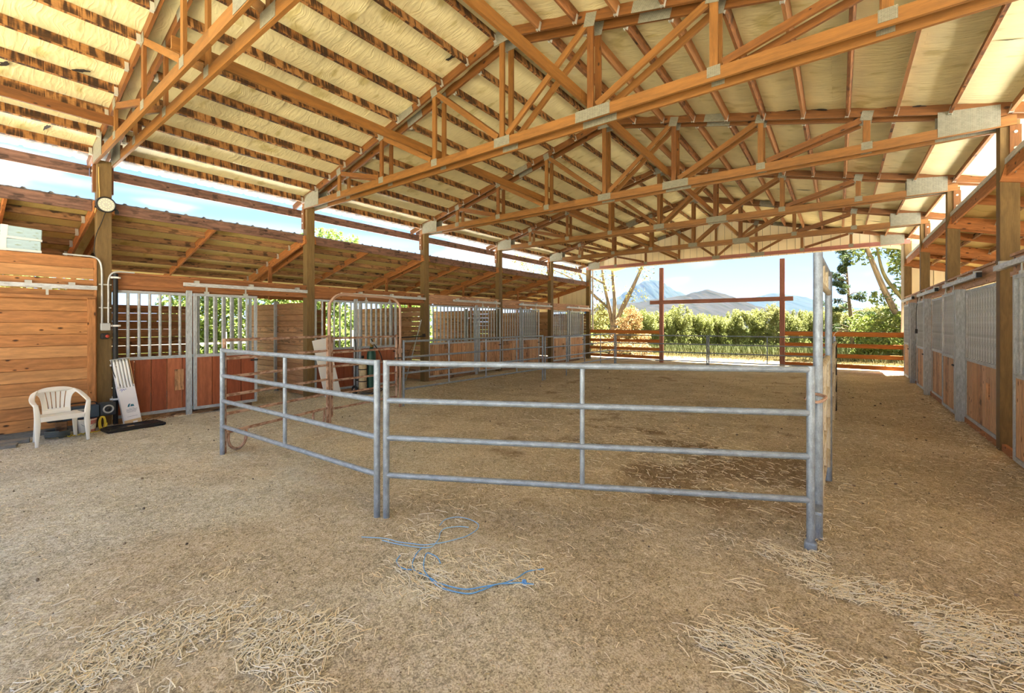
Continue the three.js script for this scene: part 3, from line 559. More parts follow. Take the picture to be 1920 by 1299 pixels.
// ---------------------------------------------------------------- tack room in the first bay on the left
{
  const w = structure('wall_left', 'pine siding of the tack room'), x = XL - 0.02;
  for (let i = 0; i < 5; i++) alongD('plank', w, x, 2.06 + 0.185 * i - 0.0, NEAR, 1.6, 0.177, 0.03, M.siding[(i * 3 + 1) % 4], i);
  alongD('backing', w, x - 0.05, 1.05, NEAR, 1.6, 2.1, 0.03, M.siding[1], 3);
  beam('corner_board', P(x + 0.03, 0.05, 1.585), P(x + 0.03, 2.86, 1.585), 0.04, 0.024, M.siding[1], w, V(0, 0, 1));
  const f = structure('baseboard_tack'); alongD('foundation', f, x - 0.01, 0.03, NEAR, 1.6, 0.14, 0.12, M.concrete);
  const c = structure('ceiling_tack'); put('deck', new THREE.BoxGeometry(3.5, 0.03, 1.58 - NEAR), M.siding[1], c, P(-11.95, 2.885, (1.58 + NEAR) / 2));
  const d = thing('barn_gate', 'wide sliding door of orange horizontal pine boards, behind the white plastic chair', 'sliding door', P(XL + 0.055, 0, -1.4));
  const L = 2.98; put('backing', board(L - 0.1, 2.05, 0.012, 1), M.siding[1], d, P(-0.035, 1.13, L / 2), RAILQ); let y = 0.1, n = 0;
  while (y < 2.1) { const h = Math.min(0.188, 2.19 - y); const cut = n % 3 === 1 ? L * (0.72 + 0.06 * n) % (L - 0.5) + 0.3 : 0;
    if (cut) { alongD('plank', d, 0.0, y + h / 2, 0.1, cut, h - 0.009, 0.026, M.siding[n % 4], n).rotateX(-0.06); alongD('plank', d, 0.0, y + h / 2, cut + 0.005, L - 0.1, h - 0.009, 0.026, M.siding[(n + 2) % 4], n + 1).rotateX(-0.06); }
    else alongD('plank', d, 0.0, y + h / 2, 0.1, L - 0.1, h - 0.006, 0.026, M.siding[n % 4], n).rotateX(-0.05);
    y += h; n++; }
  standing('stile', d, 0.012, L - 0.05, 0.09, 2.21, 0.1, 0.04, M.siding[1]); standing('stile', d, 0.012, 0.05, 0.09, 2.21, 0.1, 0.04, M.siding[1]); alongD('top_board', d, 0.012, 2.21, 0, L, 0.05, 0.04, M.siding[1]);
  for (const q of [0.4, 1.4, 2.42]) put('roller_hanger', mergeGeometries([bakeBox(0.016, 0.14, 0.03, 0.02, 2.3, -q), bakeBox(0.02, 0.03, 0.11, 0.02, 2.335, -q)]), M.hanger, d);
  const t = thing('door_track', 'white door track across the pine wall above the plastic chair', 'door track', P(XL + 0.06, 2.38, -1.8));
  alongD('rail', t, 0, 0, 0, 3.4, 0.065, 0.05, M.track);
  for (const q of [1.2, 1.95, 2.62, 3.1]) put('bracket', bakeBox(0.06, 0.05, 0.075, -0.012, 0.05, -q), M.hanger, t);
  for (const [lab, y0, h, turn, x0] of [['lower pale blue foam box on top of the pine wall', 2.903, 0.19, 0, -10.42], ['upper pale blue foam box, tilted on the lower one', 3.1, 0.2, 0.05, -10.44]]) {
    const b = thing('foam_box', lab, 'box', P(x0, y0, 0.55), 'foam boxes', turn);
    put('body', bakeRound(0.46, h, 0.84, 0.015, 0, h / 2, 0), M.foam, b); put('tape', mergeGeometries([bakeBox(0.468, h + 0.006, 0.07, 0, h / 2, -0.02), bakeBox(0.472, 0.035, 0.848, 0, 0.02, 0)]), M.white, b);
    if (turn) b.rotation.x = -0.035;
  }
}
// ---------------------------------------------------------------- fittings on the first post
{
  const l = thing('barn_lamp', 'round black-rimmed LED work lamp on the first left post', 'lamp', P(-10.0, 3.81, 1.7), undefined, 0.12); l.rotation.z = -0.12;
  const g = cyl(0.132, 0.05, 32); put('housing', g, M.blackPlastic, l, V(0, 0, 0), [0, 0, Math.PI / 2]);
  put('lens', cyl(0.112, 0.008, 32), std('#cfd2c8', { roughness: 0.25 }), l, V(0.026, 0, 0), [0, 0, Math.PI / 2]);
  const dots = []; for (let i = 0; i < 24; i++) { const r = i < 8 ? 0.045 : 0.088, a = i < 8 ? i / 8 * 6.283 : i / 16 * 6.283; dots.push(bakeBox(0.005, 0.018, 0.018, 0.0315, Math.sin(a) * r, Math.cos(a) * r)); } put('diode', mergeGeometries(dots), std('#f2efd8', { roughness: 0.3 }), l);
  put('rim', new THREE.TorusGeometry(0.122, 0.012, 8, 32), M.blackPlastic, l, V(0.026, 0, 0), [0, Math.PI / 2, 0]);
  put('bracket', mergeGeometries([bakeBox(0.03, 0.03, 0.3, -0.03, -0.06, -0.02), bakeBox(0.1, 0.03, 0.03, -0.06, -0.1, 0.0), bakeBox(0.03, 0.05, 0.05, 0.0, -0.1, -0.15)]), M.blackPlastic, l);
  const tag = (o, label, category, group) => { o.name = numbered(o.name); o.userData = { label, category }; if (group) o.userData.group = group; return o; };
  tag(put('lamp_wire', tube([P(-10.1, 3.72, 1.72), P(-10.09, 3.5, 1.66), P(-10.1, 3.3, 1.6), P(-10.1, 3.05, 1.57), P(-10.09, 2.93, 1.58)], 0.006), M.dark, scene), 'thin dark wire hanging from the round lamp down the post', 'wire');
  tag(put('lamp_wire', tube([P(-10.105, 4.46, 1.63), P(-10.1, 4.2, 1.632), P(-10.1, 3.95, 1.64), P(-10.09, 3.78, 1.6), P(-10.1, 3.66, 1.58)], 0.007), std('#c9a25f'), scene), 'thin tan wire coming down the post from the truss heel to the round lamp', 'wire');
  const c = thing('conduit', 'two pale bent conduits meeting at a grey junction box on the first left post', 'conduit', P(0, 0, 0));
  put('tube', tube([P(-10.09, 2.915, 1.2), P(-10.09, 2.915, 1.42), P(-10.085, 2.91, 1.55), P(-10.085, 2.86, 1.63), P(-10.085, 2.7, 1.665), P(-10.085, 2.3, 1.668), P(-10.085, 1.78, 1.668)], 0.014, 60), M.track, c);
  put('tube', tube([P(-10.085, 1.78, 1.75), P(-10.085, 2.3, 1.75), P(-10.085, 2.52, 1.752), P(-10.085, 2.64, 1.79), P(-10.09, 2.685, 1.88), P(-10.1, 2.69, 2.1)], 0.014, 60), M.track, c);
  put('junction_box', bakeRound(0.07, 0.13, 0.13, 0.015, -10.08, 1.72, -1.71), M.grey, c); put('outlet', bakeRound(0.08, 0.1, 0.1, 0.02, -10.08, 1.56, -1.7), M.dark, c); put('outlet_cap', new THREE.SphereGeometry(0.028, 12, 8), std('#b5442f'), c, P(-10.04, 1.56, 1.73));
  for (const y of [2.45, 2.05]) put('strap', bakeBox(0.012, 0.02, 0.16, -10.1, y, -1.71), M.hanger, c);
  const b = thing('black_pipe', 'black vertical pipe with white clamps beside the first left post', 'pipe', P(-10.07, 0, 1.84));
  put('tube', cyl(0.034, 2.62, 14), M.blackPlastic, b, V(0, 1.34, 0)); for (const y of [2.58, 1.74, 1.05, 0.46]) put('clamp', mergeGeometries([bakeBox(0.075, 0.03, 0.075, 0, y, 0), bakeBox(0.02, 0.03, 0.14, -0.02, y, 0)]), M.white, b);
  tag(put('pull_cord', mergeGeometries([tube([P(1.735, 2.51, 16.12), P(1.71, 2.3, 16.12), P(1.7, 2.0, 16.12), P(1.7, 1.62, 16.12)], 0.008, 16, 5), bakeBox(0.05, 0.12, 0.05, 1.7, 1.57, -16.12)]), M.blackPlastic, scene), 'black pull cord with a small weight hanging on the far right stalls', 'cord');
}
// ---------------------------------------------------------------- pipe panels of the pen
const HR = (hTop, n = 4, step = 0.342) => Array.from({ length: n }, (_, i) => hTop - 0.026 - step * i);
function pipePanel(name, label, a, b, o) {
  const { h = 1.44, mats = M.galv, rails = HR(h), mids = [0.5], r = 0.025, g0 = 0, g1 = 0, endMat } = o;
  const t = thing(name, label, o.category ?? 'fence panel', P(a[0], 0, a[1]), o.group ?? 'pipe fence panels');
  const dx = b[0] - a[0], dd = b[1] - a[1], L = Math.hypot(dx, dd), at = (s, y) => V(dx * s, y, -dd * s), u = 0.028 / L;
  if (o.corner) {                                                        // top rail bent down into the uprights
    put('frame', tube([at(0, o.foot ?? 0.02), at(0, h * 0.5), at(0, h - 0.14), at(0.02, h - 0.04), at(0.06, h - 0.026), at(0.5, h - 0.026), at(0.94, h - 0.026), at(0.98, h - 0.04), at(1, h - 0.14), at(1, h * 0.5), at(1, o.foot ?? 0.02)], r, 90, 10), mats, t);
    rails.slice(1).forEach((y) => pipe('rail', at(u, y), at(1 - u, y), r * 0.92, mats, t));
  } else {
    pipe('upright', at(0, -0.02 + g0), at(0, h), r * 1.12, mats, t, 14); pipe('upright', at(1, -0.02 + g1), at(1, h), r * 1.12, endMat ?? mats, t, 14);
    rails.forEach((y) => pipe('rail', at(u * 0.6, y), at(1 - u * 0.6, y), r, mats, t, 14));
  }
  const low = rails[rails.length - 1];
  for (const s of mids) for (let i = 0; i < rails.length - 1; i++) pipe('brace', at(s, rails[i + 1] + r * 0.9), at(s, rails[i] - r * 0.9), r * 0.8, mats, t);
  if (o.midLegs) for (const s of mids) pipe('leg', at(s, 0), at(s, low), r * 0.8, mats, t);
  return { t, at };
}
const A = [-3.31, 2.465], Bc = [-0.175, 4.13];
pipePanel('pipe_fence', 'front galvanized pipe panel with four rails, nearest the camera behind the blue twine', A, Bc, { h: 1.44, r: 0.0262 });
pipePanel('pipe_fence', 'left front galvanized pipe panel, angled from the near corner back to the rusty panel', [-6.66, 2.3], [-3.395, 2.425], { h: 1.44, r: 0.0262 });
{ // tie hardware
  const t = thing('panel_clamp', 'steel strap clamps holding the two uprights together at the right near corner', 'clamp', P(-0.15, 0, 4.2));
  put('strap', bakeRound(0.1, 0.035, 0.2, 0.012, 0.0, 0.28, -0.045), M.galv, t); put('foot', bakeRound(0.085, 0.07, 0.085, 0.02, -0.025, 0.032, 0.07), M.galv, t); put('chain', tube([V(-0.06, 1.18, 0.05), V(0.02, 1.16, 0.06), V(0.07, 1.19, -0.06), V(-0.02, 1.2, -0.1), V(-0.06, 1.18, 0.05)], 0.012, 24, 6), M.rustPipe, t);
}
const six = (h) => Array.from({ length: 6 }, (_, i) => h - 0.02 - 0.2535 * i);
{
  const p = pipePanel('rusty_fence', 'rusty brown six-rail pipe panel behind the left front panel', [-6.7, 2.34], [-7.22, 4.13], { h: 1.57, mats: M.rustPipe, rails: six(1.57), mids: [], r: 0.021 });
  put('foot_loop', tube([p.at(0.03, 0.29), p.at(0.03, 0.16), p.at(0.05, 0.07), p.at(0.1, 0.02), p.at(0.15, 0.07), p.at(0.17, 0.16), p.at(0.17, 0.29)], 0.02, 40, 8), M.rustPipe, p.t);
  put('foot_loop', tube([p.at(0.83, 0.29), p.at(0.83, 0.14), p.at(0.86, 0.04), p.at(0.9, 0.02), p.at(0.94, 0.05), p.at(0.96, 0.14), p.at(0.96, 0.29)], 0.02, 40, 8), M.rustPipe, p.t);
  const g = pipePanel('rusty_gate', 'rusty gate of six rails under the tall rounded pipe arch', [-7.27, 4.24], [-7.42, 5.78], { h: 1.55, mats: M.rustPipe, rails: six(1.53), mids: [], r: 0.02, g0: 0.12, g1: 0.12, category: 'gate', group: 'pen gates' });
  put('latch', bakeBox(0.03, 0.03, 0.16, -0.15, 1.05, -1.58), M.darkPipe, g.t);
  const a = thing('gate_arch', 'tall rounded rusty pipe arch standing over the rusty gate', 'gate frame', P(-7.24, 0, 4.18), 'pen gates'), at = (s, y) => V(-0.21 * s, y, -1.72 * s);
  put('hoop', tube([at(0, 0), at(0, 1), at(0, 2.02), at(0.02, 2.17), at(0.08, 2.27), at(0.18, 2.31), at(0.5, 2.31), at(0.82, 2.31), at(0.92, 2.27), at(0.98, 2.17), at(1, 2.02), at(1, 1), at(1, 0)], 0.027, 120, 10), M.rustPipe, a);
  put('tie_bar', bakeBox(0.05, 0.02, 0.9, -0.12, 2.34, -0.75), M.palePipe, a);
  put('sleeve', mergeGeometries([bakeBox(0.07, 0.1, 0.07, -0.21, 1.2, -1.72), bakeBox(0.07, 0.1, 0.07, -0.21, 0.95, -1.72)]), M.rustPipe, a);
}
pipePanel('pipe_fence', 'galvanized pipe panel along the left stalls, right after the rusty gate', [-7.46, 6.0], [-7.4, 11.38], { h: 1.42, mids: [0.25, 0.5, 0.75], r: 0.023 });
pipePanel('pipe_fence', 'galvanized pipe panel in front of the farthest left stalls', [-7.4, 11.52], [-7.5, 17.05], { h: 1.38, rails: HR(1.38, 4, 0.335), mids: [0.25, 0.5, 0.75], midLegs: true, r: 0.022 });
pipePanel('pipe_fence', 'dark far pipe panel on the left half of the pen end', [-7.48, 17.15], [-4.03, 17.75], { h: 1.33, rails: HR(1.33, 4, 0.33), mids: [], r: 0.022 });
pipePanel('pipe_fence', 'dark far pipe panel on the right half of the pen end', [-3.97, 17.76], [-0.12, 18.1], { h: 1.33, rails: HR(1.33, 4, 0.33), mids: [0.5], r: 0.022 });
{
  const a = thing('gate_arch', 'tall square galvanized gate frame at the right near corner of the pen', 'gate frame', P(-0.135, 0, 4.36), 'pen gates');
  put('upright', cyl(0.034, 2.36, 16), M.galv, a, V(0, 1.18, 0)); put('upright', cyl(0.034, 2.36, 16), M.galv, a, V(0.045, 1.18, -1.71));
  for (const y of [2.335, 2.12]) pipe('crossbar', V(0, y, -0.02), V(0.045, y, -1.69), 0.028, y > 2.2 ? M.galv : M.palePipe, a);
  for (const s of [0.35, 0.7]) pipe('tie', V(0.045 * s, 2.14, -1.7 * s), V(0.045 * s, 2.32, -1.7 * s), 0.02, M.palePipe, a);
  pipePanel('pen_gate', 'pale weathered gate seen edge-on under the tall galvanized frame', [-0.125, 4.47], [-0.1, 5.97], { h: 1.42, mats: M.palePipe, mids: [0.5], r: 0.026, g0: 0.2, g1: 0.2, category: 'gate', group: 'pen gates' });
}
pipePanel('pipe_fence', 'pale pipe panel along the right aisle, seen edge-on, ending in a dark upright', [-0.08, 6.16], [-0.05, 11.0], { h: 1.42, mats: M.palePipe, endMat: M.dark, mids: [0.33, 0.66], r: 0.024 });
pipePanel('pipe_fence', 'pipe panel along the right aisle behind the dark upright', [-0.06, 11.12], [-0.1, 17.98], { h: 1.36, mats: M.galv, mids: [0.25, 0.5, 0.75], r: 0.023 });

// ---------------------------------------------------------------- rails and free posts at the open end
function railFence(label, x0, x1, d) {
  const t = thing('board_fence', label, 'fence', P(x0, 0, d), 'orange end rails');
  [1.385, 0.965, 0.59, 0.2].forEach((y, i) => put('rail_board', board(x1 - x0, i ? 0.145 : 0.165, 0.038, i), M.rail[i % 2], t, V((x1 - x0) / 2, y + rr(-0.01, 0.01), 0), [0, 0, rr(-0.004, 0.004)]));
  put('top_cap', board(x1 - x0, 0.012, 0.045, 1), M.concrete, t, V((x1 - x0) / 2, 1.478, 0));
}
railFence('four orange rail boards between the far left post and the free post', XL + 0.0, -6.6, FAR + 0.12);
railFence('four orange rail boards between the right free post and the far right post', -1.68, XR, FAR + 0.12);
for (const [x, lab] of [[-6.5, 'left free-standing reddish post in the open end'], [-1.77, 'right free-standing reddish post in the open end']]) { const t = thing('free_post', lab, 'post', P(x, 0, FAR + 0.1), 'free posts of the end opening'); put('shaft', board(4.34, 0.17, 0.14, 2, 0.005), M.freePost, t, V(0, 2.17, 0), [0, 0, Math.PI / 2]); }
{ const t = thing('cross_beam', 'reddish horizontal beam across the two free posts of the end opening', 'beam', P(-7.0, 2.755, FAR)); put('plank', board(5.6, 0.17, 0.04, 4), M.freePost, t, V(2.8, 0, 0), [0, 0, 0.0]); }
{ const m = put('white_string', tube([P(0.3, 1.52, FAR + 0.06), P(0.0, 1.5, FAR + 0.05), P(-0.15, 1.3, FAR + 0.05), P(-0.13, 0.7, FAR + 0.06), P(-0.15, 0.25, FAR + 0.03), P(-0.45, 0.03, FAR - 0.4)], 0.012, 40, 5), M.white, scene); m.userData = { label: 'thin white string hanging on the right orange end rails', category: 'string' }; }

// ---------------------------------------------------------------- plastic chair
function loft(pts, sizes, seg = 24, rad = 12, up = UP) {                 // rounded-rectangle sections swept along a curve
  const curve = new THREE.CatmullRomCurve3(pts), pos = [], idx = [], n = sizes.length - 1;
  for (let i = 0; i <= seg; i++) {
    const t = i / seg, p = curve.getPoint(t), x = curve.getTangent(t), s = up.clone().cross(x).normalize(), v = x.clone().cross(s);
    const f = t * n, k = Math.min(n - 1, Math.floor(f)), w = sizes[k][0] + (sizes[k + 1][0] - sizes[k][0]) * (f - k), h = sizes[k][1] + (sizes[k + 1][1] - sizes[k][1]) * (f - k);
    for (let j = 0; j < rad; j++) { const a = j / rad * 2 * Math.PI, c = Math.cos(a), q = Math.sin(a), e = 0.55; const u = Math.sign(c) * Math.pow(Math.abs(c), e) * w, z = Math.sign(q) * Math.pow(Math.abs(q), e) * h; pos.push(p.x + s.x * u + v.x * z, p.y + s.y * u + v.y * z, p.z + s.z * u + v.z * z); }
  }
  for (let i = 0; i < seg; i++) for (let j = 0; j < rad; j++) { const a = i * rad + j, b = i * rad + (j + 1) % rad; idx.push(a, a + rad, b, b, a + rad, b + rad); }
  for (const e of [0, seg]) { const c = pos.length / 3, p = curve.getPoint(e / seg); pos.push(p.x, p.y, p.z); for (let j = 0; j < rad; j++) { const a = e * rad + j, b = e * rad + (j + 1) % rad; e ? idx.push(c, b, a) : idx.push(c, a, b); } }
  const g = new THREE.BufferGeometry(); g.setAttribute('position', new THREE.Float32BufferAttribute(pos, 3)); g.setIndex(idx); g.computeVertexNormals();
  g.setAttribute('uv', new THREE.Float32BufferAttribute(new Float32Array(pos.length / 3 * 2), 2)); return g;
}
{
  const c = thing('plastic_chair', 'white moulded plastic armchair in front of the orange pine door', 'chair', P(-9.37, groundH(-9.37, 1.07) + 0.004, 1.08), undefined, 0.06);
  // seat shell, dished and with a rolled front lip
  { const g = new THREE.BoxGeometry(0.46, 0.018, 0.47, 20, 1, 20), p = g.attributes.position;
    for (let i = 0; i < p.count; i++) { const x = p.getX(i), z = p.getZ(i), k = x / 0.23; p.setX(i, x * 1 + 0.0); p.setZ(i, z * (0.9 + 0.1 * smooth(k, -1, 0.6))); p.setY(i, p.getY(i) + 0.405 + 0.012 * k - 0.02 * Math.max(0, k - 0.75) * 4 * (k - 0.75) - 0.016 * (1 - (z / 0.235) ** 2) * (1 - k * k)); }
    g.computeVertexNormals(); put('seat', g, M.plastic, c); 
    put('apron', mergeGeometries([bakeRound(0.018, 0.055, 0.46, 0.008, 0.222, 0.378, 0), bakeRound(0.42, 0.05, 0.018, 0.008, 0, 0.382, 0.225), bakeRound(0.42, 0.05, 0.018, 0.008, 0, 0.382, -0.225)]), M.plastic, c); }
  // backrest with five fanned slots, leaning back and wrapped round
  { const s = new THREE.Shape(); s.moveTo(-0.15, 0); s.bezierCurveTo(-0.145, 0.12, -0.155, 0.2, -0.17, 0.25); s.quadraticCurveTo(-0.2, 0.31, -0.235, 0.32); s.bezierCurveTo(-0.18, 0.385, -0.1, 0.395, 0, 0.395); s.bezierCurveTo(0.1, 0.395, 0.18, 0.385, 0.235, 0.32); s.quadraticCurveTo(0.2, 0.31, 0.17, 0.25); s.bezierCurveTo(0.155, 0.2, 0.145, 0.12, 0.15, 0); s.closePath();
    for (let i = -2; i <= 2; i++) { const h = new THREE.Path(), b = i * 0.042, t = i * 0.056, w = 0.0065; h.moveTo(b - w, 0.075); h.quadraticCurveTo(b - w * 0.9 + (t - b) * 0.3, 0.2, t - w, 0.32); h.quadraticCurveTo(t, 0.333, t + w, 0.32); h.quadraticCurveTo(b + w * 0.9 + (t - b) * 0.3, 0.2, b + w, 0.075); h.quadraticCurveTo(b, 0.065, b - w, 0.075); s.holes.push(h); }
    const g = new THREE.ExtrudeGeometry(s, { depth: 0.012, bevelEnabled: true, bevelSize: 0.004, bevelThickness: 0.004, bevelSegments: 2, curveSegments: 14 }), p = g.attributes.position;
    for (let i = 0; i < p.count; i++) { const z = p.getX(i), y = p.getY(i), q = p.getZ(i); p.setXYZ(i, -0.205 - 0.2 * y + q + 1.1 * z * z, 0.405 + y * 0.985, z); }
    g.computeVertexNormals(); put('backrest', g, M.plastic, c); }
  for (const s of [-1, 1]) {
    put('armrest', loft([V(-0.235, 0.735, s * 0.19), V(-0.19, 0.715, s * 0.235), V(-0.1, 0.67, s * 0.268), V(0.02, 0.63, s * 0.283), V(0.13, 0.608, s * 0.283), V(0.205, 0.585, s * 0.278)], [[0.014, 0.03], [0.03, 0.018], [0.032, 0.011], [0.03, 0.011], [0.028, 0.012], [0.022, 0.02]], 30, 14), M.plastic, c);
    put('leg', loft([V(0.205, 0.6, s * 0.277), V(0.205, 0.45, s * 0.262), V(0.208, 0.3, s * 0.258), V(0.222, 0.0, s * 0.268)], [[0.026, 0.02], [0.034, 0.024], [0.032, 0.02], [0.019, 0.017]], 20, 12, V(1, 0, 0)), M.plastic, c);
    put('leg', loft([V(-0.195, 0.41, s * 0.2), V(-0.21, 0.25, s * 0.205), V(-0.245, 0.0, s * 0.22)], [[0.034, 0.022], [0.03, 0.02], [0.02, 0.017]], 16, 12, V(1, 0, 0)), M.plastic, c);
  }
}
// ---------------------------------------------------------------- things round the chair
const tag = (o, label, category, group) => { o.name = numbered(o.name); o.userData = { label, category }; if (group) o.userData.group = group; return o; };
{
  const r = thing('portable_radio', 'dark blue portable stereo lying behind the chair on the white bucket', 'radio', P(-9.83, 0.235, 1.42), undefined, 0.06); r.rotation.x = 0.0;
  put('body', bakeRound(0.17, 0.2, 0.44, 0.02, 0, 0.1, 0.06), M.navy, r);
  for (const z of [0.34, -0.27]) { put('speaker_box', bakeRound(0.17, 0.22, 0.2, 0.03, 0, 0.11, z), std('#33393e', { roughness: 0.6 }), r); put('speaker_cone', new THREE.TorusGeometry(0.06, 0.012, 8, 24), M.grey, r, V(0.086, 0.11, z), [0, Math.PI / 2, 0]); put('speaker_centre', new THREE.SphereGeometry(0.03, 14, 8), M.dark, r, V(0.075, 0.11, z)); }
  put('tape_deck', bakeRound(0.012, 0.07, 0.16, 0.004, 0.088, 0.07, 0.05), M.blackPlastic, r); put('dial', bakeBox(0.01, 0.03, 0.2, 0.087, 0.15, 0.05), M.grey, r); put('label_strip', bakeBox(0.01, 0.012, 0.05, 0.094, 0.05, -0.02), std('#a8433c'), r);
  put('handle', tube([V(0, 0.19, 0.22), V(0, 0.245, 0.18), V(0, 0.25, 0), V(0, 0.245, -0.12), V(0, 0.19, -0.15)], 0.009, 30, 6), M.blackPlastic, r);
  const b = thing('bucket', 'small white plastic bucket with faded red print under the stereo', 'bucket', P(-9.79, 0.005, 1.44));
  put('body', new THREE.LatheGeometry([[0, 0], [0.095, 0], [0.1, 0.01], [0.112, 0.2], [0.118, 0.205], [0.118, 0.222], [0.108, 0.222], [0.095, 0.012], [0, 0.012]].map((q) => new THREE.Vector2(...q)), 32), std('#ffffff', { map: T.bucket, roughness: 0.5 }), b);
  put('handle', tube([V(0, 0.19, 0.115), V(0.1, 0.13, 0.06), V(0.125, 0.1, 0), V(0.1, 0.13, -0.06), V(0, 0.19, -0.115)], 0.004, 24, 5), M.grey, b);
  const brick = thing('wood_block', 'dark wooden block propping the left end of the stereo', 'block', P(-9.83, 0.0, 1.15)); put('block', board(0.16, 0.232, 0.12, 1, 0.008), M.lean[1], brick, V(0, 0.116, 0));
  const pts = []; for (let i = 0; i <= 60; i++) { const a = i / 60 * 6.283 * 4, k = i / 60; pts.push(P(-9.72 + 0.03 * Math.cos(a * 0.5), 0.13 + 0.11 * Math.sin(a), 1.6 + 0.035 * Math.cos(a) + 0.03 * k)); }
  for (let i = 0; i < 26; i++) pts.push(P(-9.68 + 0.01 * i * (i % 3) * 0.3, 0.018, 1.62 - 0.018 * i));
  tag(put('yellow_cord', tube(pts, 0.0075, 260, 6), M.yellow, scene), 'yellow extension cord bunched beside the white bucket', 'cord');
  tag(put('wire_roll', (() => { const p = []; for (let i = 0; i <= 120; i++) { const a = i / 120 * 6.283 * 5; p.push(P(-9.74 + 0.13 * Math.cos(a), 0.02 + 0.09 * i / 120, 1.1 + 0.13 * Math.sin(a))); } return tube(p, 0.014, 240, 6); })(), std('#59615f', { roughness: 0.5 }), scene), 'low dark grey coil of hose on the ground behind the chair', 'coil');
  tag(put('weathered_plank', board(0.62, 0.05, 0.2, 3, 0.006), M.concrete, scene, P(-9.76, 0.028, 0.5), [0, Math.PI / 2 - 0.1, 0]), 'grey weathered plank on the ground along the pine wall', 'plank', 'grey planks');
  tag(put('weathered_plank', board(0.5, 0.045, 0.16, 2, 0.006), M.concrete, scene, P(-9.5, 0.026, 0.42), [0, Math.PI / 2 - 0.22, 0]), 'grey weathered plank on the ground nearer the chair leg', 'plank', 'grey planks');
  // leaning carton with fluorescent tubes
  const lean = new THREE.Group(); lean.rotation.order = 'YXZ';
  const pose = (o) => { o.rotation.order = 'ZXY'; o.rotation.set(0.125, 0, 0.14); return o; };
  const c = pose(thing('tube_carton', 'tall white carton of fluorescent tubes leaning on the red stall front', 'carton', P(-9.86, 0.01, 2.03)));
  put('sleeve', mergeGeometries([bakeBox(0.006, 0.66, 0.23, 0.038, 0.33, 0), bakeBox(0.006, 1.16, 0.23, -0.038, 0.58, 0), bakeBox(0.082, 0.7, 0.006, 0, 0.35, 0.115), bakeBox(0.082, 0.7, 0.006, 0, 0.35, -0.115)]), M.carton, c);
  { const g = new THREE.PlaneGeometry(0.226, 0.655); g.rotateY(Math.PI / 2); g.translate(0.0425, 0.33, 0); put('printed_face', g, std('#ffffff', { map: T.carton, roughness: 0.65 }), c); }
  put('torn_edge', bakeBox(0.08, 0.5, 0.005, 0, 0.9, -0.117), M.cardboard, c); put('end_cap', bakeBox(0.09, 0.014, 0.25, 0, 1.168, 0), M.grey, c);
  for (let i = 0; i < 5; i++) { const o = pose(thing('fluorescent_tube', ['rightmost', 'second from right', 'middle', 'second from left', 'leftmost'][i] + ' white fluorescent tube standing in the leaning carton', 'tube', P(-9.86, 0.01, 2.03), 'fluorescent tubes in the carton')); const z = (i - 2) * 0.043; put('glass', cyl(0.018, 1.1, 12), M.white, o, V(0.006, 0.575, z)); put('end_cap', cyl(0.0185, 0.03, 12), M.hanger, o, V(0.006, 1.14, z)); }
  tag(put('dark_cable', tube([P(-10.02, 1.16, 1.78), P(-9.98, 0.95, 1.79), P(-9.96, 0.75, 1.86), P(-9.93, 0.62, 1.92)], 0.007, 24, 5), M.dark, scene), 'thin dark cable hanging beside the leaning carton', 'cable');
  const m = thing('plastic_tray', 'black ribbed plastic tray lying flat before the leaning carton', 'tray', P(-9.55, 0.012, 1.98), undefined, 0.1);
  put('base', bakeRound(0.36, 0.045, 0.78, 0.015, 0, 0.02, 0), M.blackPlastic, m); const ribs = [bakeBox(0.3, 0.02, 0.012, 0, 0.045, 0.35), bakeBox(0.3, 0.02, 0.012, 0, 0.045, -0.35), bakeBox(0.012, 0.02, 0.68, 0.16, 0.045, 0), bakeBox(0.012, 0.02, 0.68, -0.16, 0.045, 0)]; for (let i = 0; i < 5; i++) ribs.push(bakeBox(0.28, 0.012, 0.008, 0, 0.043, -0.22 + i * 0.11)); put('rib', mergeGeometries(ribs), M.blackPlastic, m); put('label_patch', bakeBox(0.07, 0.003, 0.09, 0.02, 0.042, 0.05), M.cardboard, m);
}
